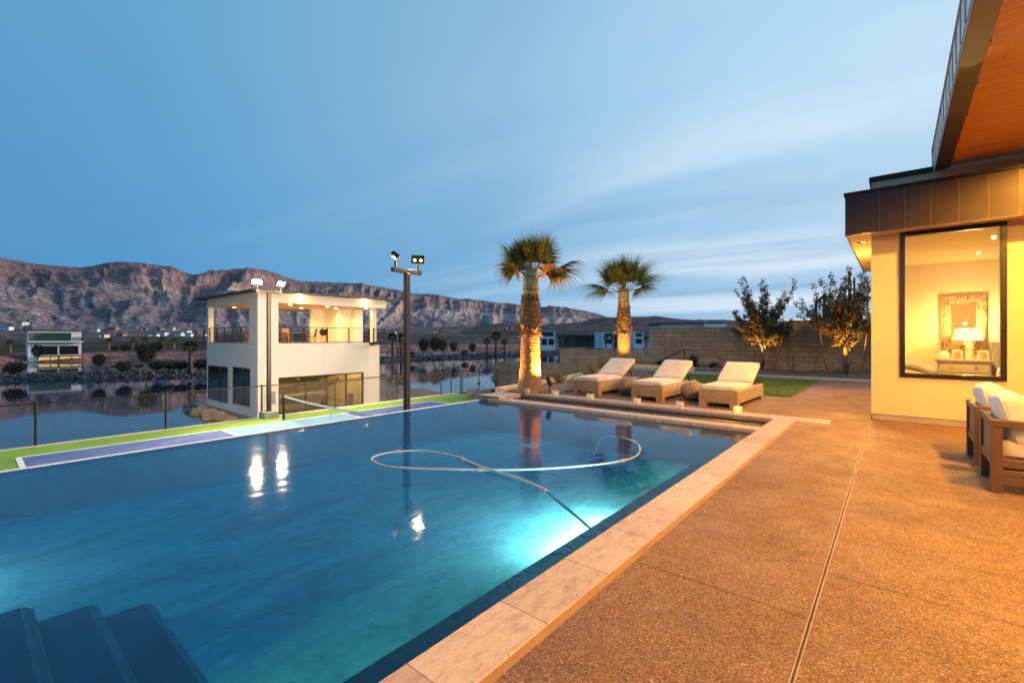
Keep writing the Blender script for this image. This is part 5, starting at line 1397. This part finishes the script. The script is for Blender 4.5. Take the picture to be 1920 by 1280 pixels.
def shrub(name, lab, cat, loc, r, h, n, mat, seed, group=None, leaf=.05, up=.6):
    rn = random.Random(seed); t = thing(name, lab, cat, loc, group); m = MB(); st = MB(); x, y, z = loc
    for k in range(n):
        a = rn.uniform(0, 6.28); q = rn.random() ** .5; tip = Vector((x + math.cos(a) * r * q, y + math.sin(a) * r * q, z + h * (1 - .55 * q * q) * rn.uniform(.7, 1.1))); b = Vector((x + math.cos(a) * r * q * .25, y + math.sin(a) * r * q * .25, z))
        st.tube([b, (b + tip) / 2 + Vector((0, 0, .02)), tip], [.005, .004, .002], 4, False)
        for j in range(9):
            s = rn.uniform(.35, 1.0); p = b.lerp(tip, s); dv = Vector((rn.uniform(-1, 1), rn.uniform(-1, 1), rn.uniform(-.2, 1) + up)).normalized() * leaf * rn.uniform(.6, 1.2); sd = dv.cross(Vector((rn.uniform(-1, 1), rn.uniform(-1, 1), rn.uniform(-1, 1)))).normalized() * leaf * .22
            m.add([p, p + dv * .5 + sd, p + dv, p + dv * .5 - sd], [(0, 1, 2, 3)])
    m.build('foliage', mat, t); st.build('stem', M['bark'], t)
    return t
shrub('feathery_shrub', 'small pale yellow green shrub behind the bullet spotlight', 'shrub', (-7.6, 11.3, .045), .28, .42, 60, M['shrub'], 1, 'feathery shrubs in the planter')
shrub('feathery_shrub', 'wide pale yellow green shrub left of the first lounger', 'shrub', (-7.7, 13.3, .045), .42, .50, 90, M['shrub'], 2, 'feathery shrubs in the planter')
shrub('feathery_shrub', 'tall pale green shrub in front of the palm behind the lounger', 'shrub', (-7.95, 14.6, .045), .40, .72, 90, M['shrub'], 3, 'feathery shrubs in the planter')
def agave(lab, loc, r, n, seed):
    rn = random.Random(seed); t = thing('agave', lab, 'agave', loc, 'spiky plants by the block wall'); m = MB(); x, y, z = loc
    for k in range(n):
        a = rn.uniform(0, 6.28); e = R(rn.uniform(15, 85)); L = r * rn.uniform(.8, 1.1); d = Vector((math.cos(a) * math.cos(e), math.sin(a) * math.cos(e), math.sin(e))); s_ = Vector((-math.sin(a), math.cos(a), 0)) * .022 * (r / .5)
        b = Vector(loc); mid = b + d * L * .5; tip = b + d * L + Vector((0, 0, -.06 * L))
        n_ = s_.cross(d).normalized() * .008
        m.add([b - s_, b + s_, mid + s_, mid - s_, tip, mid + n_ * 2], [(0, 1, 2, 5, 3), (3, 5, 4), (5, 2, 4)])
    m.build('leaves', M['agave'], t)
    c = MB(); c.lathe([(.07, -.02), (.05, .06), (.01, .09)], 10, loc); c.build('core', M['agave'], t)
agave('large dark spiky agave beside the pale boulder', (-6.95, 20.9, .08), .62, 110, 1)
agave('low dark spiky plant in front of the pale boulder', (-5.9, 20.4, .06), .38, 90, 2)
agave('small dark spiky plant beside the handrail post', (-8.2, 20.3, .06), .36, 70, 3)
def boulder(lab, loc, size, seed, mat=None, name='boulder', group='boulders on the gravel bed'):
    m = MB(); m.rock((0, 0, size[2] * .7), size, seed, 4, .30); o = m.build(name, mat or M['boulder'], None); o.location = loc; tag(o, lab, 'boulder', group)
    return o
boulder('large pale sandstone boulder by the block wall', (-6.35, 21.1, .05), (.52, .36, .26), 2)
boulder('smaller pale sandstone boulder touching the large one', (-5.75, 21.25, .06), (.28, .24, .2), 5)
boulder('yellow lit sandstone boulder beside the handrail', (-7.75, 20.9, .04), (.50, .32, .22), 8)
boulder('rounded brown boulder at the foot of the gate', (-16.1, 16.4, CZ - .1), (.55, .45, .36), 4, M['greyrock'])
def cobbles():
    rn = random.Random(5); m = MB()
    for k in range(260):
        x = rn.gauss(-6.9, .9); y = rn.gauss(20.2, .35)
        if not (19.4 < y < 21.6 and -9 < x < -4.6): continue
        s = rn.uniform(.04, .11); m.rock((x, y, bed_z(x, y) + s * .3), (s, s * rn.uniform(.7, 1.1), s * .7), k, 1, .2)
    for k in range(420):
        x = rn.uniform(-9, 1.5); y = rn.uniform(19.32, 21.9); s = rn.uniform(.015, .045); m.rock((x, y, bed_z(x, y) + s * .3), (s, s, s * .7), k, 1, .2)
    for k in range(300):
        x = rn.uniform(-7.9, -6.5); y = rn.uniform(9.4, 18); 
        if x < -7.5 - (y - 8.76) * .1 + .1: continue
        s = rn.uniform(.012, .035); m.rock((x, y, .045 + s * .3), (s, s, s * .7), k, 1, .2)
    o = m.build('cobbles', M['greyrock']); o['kind'] = 'stuff'
cobbles()

def young_tree(lab, loc, H, spread, seed, nleaf=30, trunk_r=.045):
    rn = random.Random(seed); t = thing('young_tree', lab, 'tree', loc, 'young staked trees by the block wall'); x, y, z = loc
    tr = MB(); lf = MB(); br = MB()
    top = Vector((x + rn.uniform(-.05, .05), y, z + H * .30)); tr.tube([(x, y, z - .05), (x + .01, y, z + H * .15), top], [trunk_r * 1.15, trunk_r, trunk_r * .85], 10)
    tr.build('trunk', M['bark'], t, True)
    def leaves(p, dv, n, sc=1.0):
        for k in range(n):
            q = Vector((rn.uniform(-1, 1), rn.uniform(-1, 1), rn.uniform(-.6, 1))).normalized(); L = rn.uniform(.05, .095) * sc
            c = p + Vector((rn.uniform(-.07, .07), rn.uniform(-.07, .07), rn.uniform(-.07, .07)))
            w = q.cross(Vector((rn.uniform(-1, 1), rn.uniform(-1, 1), rn.uniform(-1, 1)))).normalized() * L * .30
            lf.add([c, c + q * L * .45 + w, c + q * L, c + q * L * .45 - w], [(0, 1, 2, 3)])
    for b in range(36):
        a = b * 2.4 + rn.uniform(-.3, .3); s0 = rn.uniform(.75, 1.0); el = R(rn.uniform(6, 82)); reach = H * .70 * (rn.uniform(.55, 1.0)) * (.42 + .58 * math.sin(el))
        p0 = Vector((x, y, z)).lerp(top, s0) + Vector((0, 0, H * .02))
        d = Vector((math.cos(a) * math.cos(el) * spread, math.sin(a) * math.cos(el) * spread, math.sin(el)))
        pts = [p0]; n = 7; cur = p0.copy()
        for i in range(n):
            d = (d + Vector((rn.uniform(-.16, .16), rn.uniform(-.16, .16), .05))).normalized(); cur = cur + d * reach / n; pts.append(cur.copy())
        br.tube(pts, [.018 * (1 - i / (n + 1)) + .003 for i in range(n + 1)], 5, False)
        for i in range(2, n + 1):
            f = i / n
            leaves(pts[i], d, int(nleaf * (1.25 - .75 * f)))
            for s in range(3 if f < .85 else 1):
                d2 = (d + Vector((rn.uniform(-1, 1), rn.uniform(-1, 1), rn.uniform(-.25, .7)))).normalized(); L2 = rn.uniform(.15, .42) * (1.1 - .5 * f); q = pts[i] + d2 * L2
                br.tube([pts[i], (pts[i] + q) / 2 + Vector((0, 0, .02)), q], [.006, .004, .002], 4, False)
                for u_ in (.35, .7, 1.0): leaves(pts[i].lerp(q, u_), d2, int(nleaf * .42))
        # low hanging inner growth
        if b % 2 == 0:
            q = p0 + Vector((math.cos(a) * .45 * spread, math.sin(a) * .45 * spread, rn.uniform(-.18, .15) * H * .3))
            br.tube([p0, q], [.008, .003], 4, False)
            for u_ in (.5, .8, 1.0): leaves(p0.lerp(q, u_), d, int(nleaf * .5))
    br.build('branches', M['bark'], t, True); lf.build('crown', M['leaf'], t)
    return t
young_tree('bushy young olive green tree staked at the block wall near the boulder', (-4.22, 21.1, .1), 4.0, 1.3, 4, 28)
young_tree('young tree with a thick lit trunk staked near the house corner', (-1.42, 20.55, .06), 4.05, .82, 9, 22, .075)
for i, (a, b, lab) in enumerate((((-4.75, 21.0, .08), (-4.95, 21.2, 1.9), 'reddish tree stake leaning left of the bushy tree'), ((-3.75, 20.9, .08), (-3.35, 21.0, 1.9), 'thin tree stake leaning right of the bushy tree'),
                                ((-1.95, 20.5, .06), (-2.28, 20.6, 2.1), 'reddish tree stake leaning left of the thick lit trunk'), ((-.98, 20.45, .06), (-.7, 20.5, 2.1), 'thin tree stake leaning right of the thick lit trunk'))):
    m_ = MB(); m_.cyl(a, b, .032, 8, .026); o = m_.build('tree_stake', M['stake'], None, True); tag(o, lab, 'tree stake', 'lodgepole tree stakes')
spotlight(-4.05, 20.35, .08, (-4.2, 21.1, 2.0), 'low spotlight in the gravel at the foot of the bushy tree', 430, (1, .44, .10), 85)
spotlight(-1.30, 19.75, .06, (-1.42, 20.6, 1.9), 'low spotlight in the gravel at the foot of the thick lit trunk', 470, (1, .42, .08), 80)

# ---- dark steel frame and lit pole beyond the wall
def steel_frame():
    t = thing('steel_frame', 'dark steel frame with tall posts behind the house side tree', 'steel frame', at(1565, 19.5, -.2))
    P = lambda px, z, d=19.5: Vector(at(px, d, z))
    zz = lambda py, d=19.5: 1.4 - (py - 632) * d / 862
    def bar(nm, a, b, w):
        m = MB(); m.bar(a, b, w); m.build(nm, M['bronze'], t)
    bar('post', P(1530, -.2), P(1530, zz(566)), .10); bar('brace', P(1530, zz(567)), P(1546, zz(554)), .10); bar('post', P(1546, -.2), P(1546, zz(550)), .12)
    bar('post', P(1593, -.2), P(1593, zz(508)), .10); bar('post', P(1602, -.2), P(1602, zz(520)), .07); bar('beam', P(1546, zz(562)), P(1650, zz(560)), .04)
steel_frame()
t_ = thing('marker_pole', 'thin sunny yellow pole with a rusty band beside the house corner', 'pole', at(1627, 19.0, -.2))
m_ = MB(); m_.cyl(at(1627, 19.0, -.2), at(1627, 19.0, 3.9), .035, 10); m_.build('pole', M['stucco'], t_)
m_ = MB(); m_.cyl(at(1627, 19.0, 2.85), at(1627, 19.0, 3.08), .07, 10); m_.build('band', M['stake'], t_)

# ================================================================== FAR SHORE
def far_house(name, lab, px, d, w, h, dep, base, wallmat, wins=(), roof=.35, lit=False, turn=0.0, group=None, over=.4, cat='house'):
    t = thing(name, lab, cat, at(px, d, base), group); a = HEAD + turn
    ux, uy = math.cos(a), math.sin(a); vx, vy = -uy, ux; cx_, cy_, _ = at(px, d, 0)
    rot = Matrix(((ux, vx, 0), (uy, vy, 0), (0, 0, 1)))
    def ob(m, x0, x1, y0, y1, z0, z1): m.obox(Vector((cx_, cy_, base)) + rot @ Vector(((x0 + x1) / 2, (y0 + y1) / 2, (z0 + z1) / 2)), (x1 - x0, y1 - y0, z1 - z0), rot)
    m = MB(); ob(m, -w / 2, w / 2, 0, dep, -1.5, h); m.build('wall', wallmat, t)
    m = MB(); ob(m, -w / 2 - over, w / 2 + over, -over, dep + over, h, h + roof); m.build('roof', M['farroof'], t)
    for (x0, x1, z0, z1, mt) in wins:
        m = MB(); ob(m, x0 * w - w / 2, x1 * w - w / 2, -.05, .03, z0 * h, z1 * h); m.build('window', M[mt], t)
    return t, ob
# white lake house, d = 105 m, waterline at its foot
B = LAKE + .1
t_, ob = far_house('lake_house', 'white cubic two storey lake house with green tinted upper glazing', 104, 105, 8.7, 7.0, 8, B, M['wstucco'], [(.02, .80, .66, .93, 'greenglass'), (.17, .54, .22, .50, 'darkglass'), (.58, .94, .22, .50, 'darkglass'), (.17, .54, .01, .145, 'litwin'), (.58, .94, .01, .145, 'litwin')], .12, turn=R(49))
m_ = MB(); ob(m_, -4.4, 4.6, -1.2, -.06, 4.35, 4.62); m_.build('balcony', M['wstucco'], t_)
m_ = MB(); ob(m_, 2.6, 4.6, -1.2, -1.16, 4.63, 5.5); m_.build('balcony_glass', M['dimglass'], t_)
m_ = MB(); ob(m_, -3.0, 4.5, -1.7, -.06, 1.1, 1.3)
for x in (-2.9, -1, .3, 2.5, 4.3): ob(m_, x, x + .15, -1.6, -1.45, -1.5, 1.1)
for k in range(3): ob(m_, -3.0, 4.5, -1.65, -1.6, 1.5 + .25 * k, 1.55 + .25 * k)
m_.build('dock_deck', M['bronze'], t_)
m_ = MB(); ob(m_, -4.38, -4.32, 1, 4, 4.8, 6.4); m_.build('window', M['darkglass'], t_)
# right shore houses
far_house('lake_house', 'white two storey lake house with open balconies right of the first palm', 1027, 190, 6.5, 7.0, 8, -2.6, M['wstucco'], [(.08, .9, .62, .9, 'darkglass'), (.08, .45, .12, .48, 'darkglass'), (.55, .92, .12, .48, 'darkglass')], .15, turn=R(15))
far_house('pavilion', 'long low dark building on the far shore between the palms', 1082, 230, 17, 4.2, 9, -2.2, M['farroof'], [(.05, .4, .2, .7, 'darkglass'), (.48, .9, .2, .7, 'darkglass')], .6, over=1.6, cat='pavilion')
far_house('lake_house', 'white lake house with tall grey volume left of the second palm', 1141, 215, 5.5, 6.6, 8, -2.4, M['wstucco'], [(.1, .9, .60, .88, 'darkglass'), (.1, .9, .12, .46, 'darkglass')], .15, turn=R(20))
far_house('lake_house', 'white modern house with square openings right of the second palm', 1198, 215, 5.0, 6.6, 8, -2.4, M['wstucco'], [(.15, .85, .60, .88, 'darkglass'), (.15, .85, .12, .46, 'darkglass')], .15, turn=R(20))
far_house('lake_house', 'flat roofed blue grey house at the shore behind the second palm', 1165, 222, 7.0, 6.0, 8, -2.4, M['farroof'], [(.15, .85, .55, .85, 'darkglass')], .3, turn=R(10))
far_house('low_house', 'tan low house with lit windows on the far shore', 1112, 240, 9, 3.6, 8, -2.2, M['tan'], [(.1, .4, .25, .7, 'litwin'), (.6, .8, .25, .7, 'darkglass')], .3)
tn, ob = far_house('neighbour_house', 'white flat roofed house showing just above the block wall', 1292, 60, 7.0, 4.55, 8, -1.4, M['wstucco'], [(.08, .62, .70, .86, 'darkglass')], .14, turn=R(-6), over=.5)
m_ = MB(); ob(m_, 1.6, 4.2, -1.2, -.06, -.5, 4.5); m_.build('wing', M['wstucco'], tn)
# hillside village, a few pixels each
rn = random.Random(21)
vill = [(8, 560, 9), (36, 600, 10), (52, 640, 8), (175, 620, 9), (190, 560, 7), (209, 640, 10), (224, 600, 8), (268, 690, 9), (285, 610, 11), (297, 700, 8), (304, 640, 7), (318, 720, 10), (333, 650, 9), (345, 700, 12), (352, 620, 7), (366, 690, 9), (378, 640, 9), (807, 900, 16), (822, 950, 14), (853, 1000, 18), (953, 950, 14), (962, 1000, 12), (735, 820, 12)]
where = ['at the left edge of the photo', 'just right of the first village house', 'third from the left edge', 'left of the row by the white lake house', 'low beside the white lake house', 'pale and wide right of the white lake house', 'right end of the near row', 'high on the slope above the dirt bank', 'broad and pale above the row of lit palms', 'highest of the middle cluster', 'small in the middle cluster', 'at the top of the slope road', 'below the slope road', 'wide at the end of the slope road', 'small under the wide one', 'near the boathouse railing, upper', 'near the boathouse railing, lower', 'left of the trio right of the light pole', 'middle of the trio right of the light pole', 'alone on the plain left of the first palm', 'on the dark hill, left', 'on the dark hill, right', 'beside the spiral staircase top']
for (px, d, w), wh in zip(vill, where):
    g = GROUND(px, d); mt = [M['tan'], M['wstucco'], M['tan'], M['bstucco']][rn.randrange(4)]
    far_house('village_house', 'tiny distant village house ' + wh, px, d, w, rn.uniform(3, 4.5), 8, g, mt, [(.2, .4, .3, .7, 'litwin' if rn.random() < .4 else 'darkglass'), (.6, .8, .3, .7, 'darkglass')], rn.uniform(.4, .9), turn=rn.uniform(-.4, .4), group='distant village houses')
# palms on the far shore
def far_palm_proto():
    t = thing('shore_palm', '', 'palm tree', (0, 0, 0), 'palms on the far shore'); rn = random.Random(4)
    m = MB(); m.tube([(0, 0, -.5), (.02, 0, 1.2), (0, .02, 2.6), (0, 0, 3.3)], [.30, .25, .2, .17], 8); m.build('trunk', M['boots'], t, True)
    m = MB()
    for k in range(30):
        a = k * 2.399; e = R(-35 + 115 * (k / 30)); d = Vector((math.cos(a) * math.cos(e), math.sin(a) * math.cos(e), math.sin(e)))
        fan_frond(m, (0, 0, 3.25), d, .6, .75, 14, R(105), .45, rn, .10)
    m.build('crown', M['farpalm'], t)
    return t
F0 = far_palm_proto(); first = True
fp = [(357, 63, -3.2, 1.0, 'broad fan palm on the rock jetty left of the boathouse', 0), (736, 120, -3.0, 1.35, 'shore palm seen just left of the near light pole', 0), (752, 116, -3.1, 1.3, 'shore palm hidden partly by the near light pole', 0), (913, 132, -3.3, 1.05, 'shore palm left of the tall slim one on the jetty', 0), (930, 128, -3.2, 1.5, 'tallest slim shore palm on the jetty left of the first palm', 0), (946, 134, -3.3, 1.0, 'shore palm nearest the first palm', 0), (1055, 200, -2.4, 1.2, 'shore palm in front of the long low dark building, left', 0), (1071, 205, -2.4, 1.1, 'shore palm in front of the long low dark building, right', 0), (1136, 196, -2.4, 1.1, 'shore palm before the white house left of the second palm', 0), (1148, 200, -2.4, 1.0, 'shore palm close to the second palm trunk', 0), (1212, 190, -2.4, 1.0, 'shore palm below the wall end right of the second palm', 0),
      (20, 116, -2.6, .8, 'small uplit palm on the bank left of the white lake house', 1), (205, 135, -2.4, .85, 'uplit bank palm nearest the white lake house on its right', 1), (250, 138, -2.4, .8, 'uplit bank palm second right of the white lake house', 1), (272, 140, -2.4, .9, 'uplit bank palm above the round dark jetty tree', 1), (305, 142, -2.4, .9, 'uplit bank palm third from the boathouse', 1), (327, 142, -2.4, .85, 'uplit bank palm next to the broad jetty palm', 1)]
for px, d, b, s, lab, lit in fp:
    p = at(px, d, b)
    if first: F0.location = p; F0.scale = (s,) * 3; F0['label'] = lab; o = F0; first = False
    else: o = dup(F0, p, rn.uniform(0, 6), lab, s)
    if lit: lamp('SPOT', 'palm_uplight', at(px + 1, d - 3.0, b + .2), 420, (1, .62, .22), at(px, d, b + 2.5), .1, 75, .6)
# round trees and scrub on the jetty and shore
def far_bush_proto(tree):
    rn = random.Random(9 + tree); t = thing('shore_tree' if tree else 'shore_bush', '', 'tree' if tree else 'bush', (0, 0, 0), 'small trees on the shore' if tree else 'bushes on the shore')
    m = MB(); zc = 2.2 if tree else .55; R_ = (1.0, 1.2) if tree else (.8, .55)
    for k in range(900 if tree else 420):
        v = Vector((rn.gauss(0, 1), rn.gauss(0, 1), rn.gauss(0, 1))).normalized() * rn.uniform(.5, 1) ** .6 * (1 + .25 * math.sin(k))
        c = Vector((v.x * R_[0], v.y * R_[0], zc + v.z * R_[1])); q = Vector((rn.uniform(-1, 1), rn.uniform(-1, 1), rn.uniform(-1, 1))).normalized(); w = q.orthogonal().normalized()
        L = .14; m.add([c - q * L, c + w * L * .6, c + q * L, c - w * L * .6], [(0, 1, 2, 3)])
    m.build('crown', M['darkveg'], t)
    m = MB(); m.tube([(0, 0, -.3), (0, 0, zc)], [.09, .05], 6); m.build('trunk', M['bark'], t); return t
T0 = far_bush_proto(1); B0 = far_bush_proto(0); ft = fb = True
for px, d, b, s, lab in [(275, 66, -3.2, 1.05, 'round dark tree on the rock jetty right of the lake house'), (71, 95, -3.6, 1.0, 'dark tree at the left corner of the white lake house'), (186, 64, -3.3, .7, 'sparse small tree on the jetty beside the lake house'), (795, 108, -3.0, 1.2, 'dark shore tree right of the near light pole, first'), (816, 110, -3.0, 1.3, 'dark shore tree right of the near light pole, second'), (830, 112, -3.0, 1.1, 'dark shore tree right of the near light pole, third'), (851, 114, -3.1, 1.0, 'dark shore tree right of the near light pole, fourth'), (886, 124, -3.2, .9, 'dark shore tree left of the shore palms')]:
    p = at(px, d, b)
    if ft: T0.location = p; T0.scale = (s,) * 3; T0['label'] = lab; ft = False
    else: dup(T0, p, rn.uniform(0, 6), lab, s)
for px, d, b, s, lab in [(28, 58.5, -3.2, 1.3, 'bush on the jetty at the left edge'), (232, 62, -3.1, 1.1, 'bush on the jetty left of the round dark tree'), (295, 65, -3.1, 1.2, 'yellowish bush on the jetty right of the round dark tree'), (318, 65, -3.1, 1.2, 'dark bush on the jetty between the tree and broad palm'), (341, 65, -3.1, 1.0, 'bush on the jetty at the foot of the broad palm'), (378, 66, -3.1, 1.2, 'bush on the jetty touching the boathouse outline'), (215, 132, -2.4, 1.2, 'dark bush on the dirt bank, first of the row'), (236, 132, -2.4, 1.5, 'dark bush on the dirt bank, second of the row'), (260, 132, -2.4, 1.4, 'dark bush on the dirt bank, third of the row'), (295, 134, -2.4, 2.0, 'dark bush on the dirt bank, widest of the row'), (770, 106, -3.1, 1.1, 'bush on the jetty touching the near light pole'), (872, 118, -3.2, 1.2, 'low bush on the jetty under the shore palms')]:
    p = at(px, d, b)
    if fb: B0.location = p; B0.scale = (s,) * 3; B0['label'] = lab; B0['group'] = 'bushes on the shore'; fb = False
    else: dup(B0, p, rn.uniform(0, 6), lab, s)

# rock jetty: an earth core covered with loose rip-rap
JL = [(-500, 50), (0, 58), (385, 69), (560, 88), (770, 115), (970, 140), (1060, 165)]
def jetty():
    pts = [Vector((*at(px, d + 2.6)[:2], 0)) for px, d in JL]; sp = spline([tuple(p) for p in pts], 24)
    core = MB(); rk = MB(); rn = random.Random(17); vs = []; K = 7
    for i, p in enumerate(sp):
        dv = (sp[min(i + 1, len(sp) - 1)] - sp[max(i - 1, 0)]).normalized(); nv = Vector((-dv.y, dv.x, 0))
        for k in range(K):
            q = k / (K - 1) * 2 - 1; vs.append(p + nv * q * 3.0 + Vector((0, 0, LAKE - .8 + 1.45 * (1 - abs(q) ** 1.6) + .12 * mnoise.noise(p * .5 + nv * q * 2))))
    core.add(vs, [(i * K + k, i * K + k + 1, (i + 1) * K + k + 1, (i + 1) * K + k) for i in range(len(sp) - 1) for k in range(K - 1)])
    struct(core.build('jetty', M['riprap'], smooth=True))
    for c in range(5200):
        i = int(len(sp) * rn.random() ** 1.0) ; i = min(i, len(sp) - 2); p = sp[i].lerp(sp[i + 1], rn.random()); dv = (sp[i + 1] - sp[i]).normalized(); nv = Vector((-dv.y, dv.x, 0))
        q = rn.uniform(-1, 1); s = rn.uniform(.10, .30) * (1 + p.length / 200)
        z = LAKE - .8 + 1.45 * (1 - abs(q) ** 1.6) + s * .2
        if z < LAKE - .2: continue
        rk.rock(p + nv * q * 3.0 + Vector((0, 0, z)), (s, s * rn.uniform(.7, 1.2), s * rn.uniform(.6, .9)), c, 1, .3)
    o = rk.build('riprap', M['riprap']); o['kind'] = 'stuff'
jetty()
# boulders at the foot of the boathouse
for i, (x, y, s) in enumerate(((-39.7, 11.45, .62), (-37.7, 11.4, .70), (-35.7, 11.4, .62), (-33.9, 11.4, .58), (-38.8, 10.9, .5), (-36.4, 10.9, .52))):
    boulder(['tan boulder at the waterline under the far left boathouse corner', 'large tan boulder under the left boathouse window', 'tan boulder under the gap between the boathouse windows', 'tan boulder under the right boathouse window', 'low tan boulder in the water off the boathouse corner', 'low tan boulder in the water before the boathouse windows'][i], (x, y, LAKE - .25), (s, s * .8, s * .7), 30 + i, None, 'boulder', 'boulders under the boathouse')

for o in bpy.data.objects:
    if '_w' in o: del o['_w']
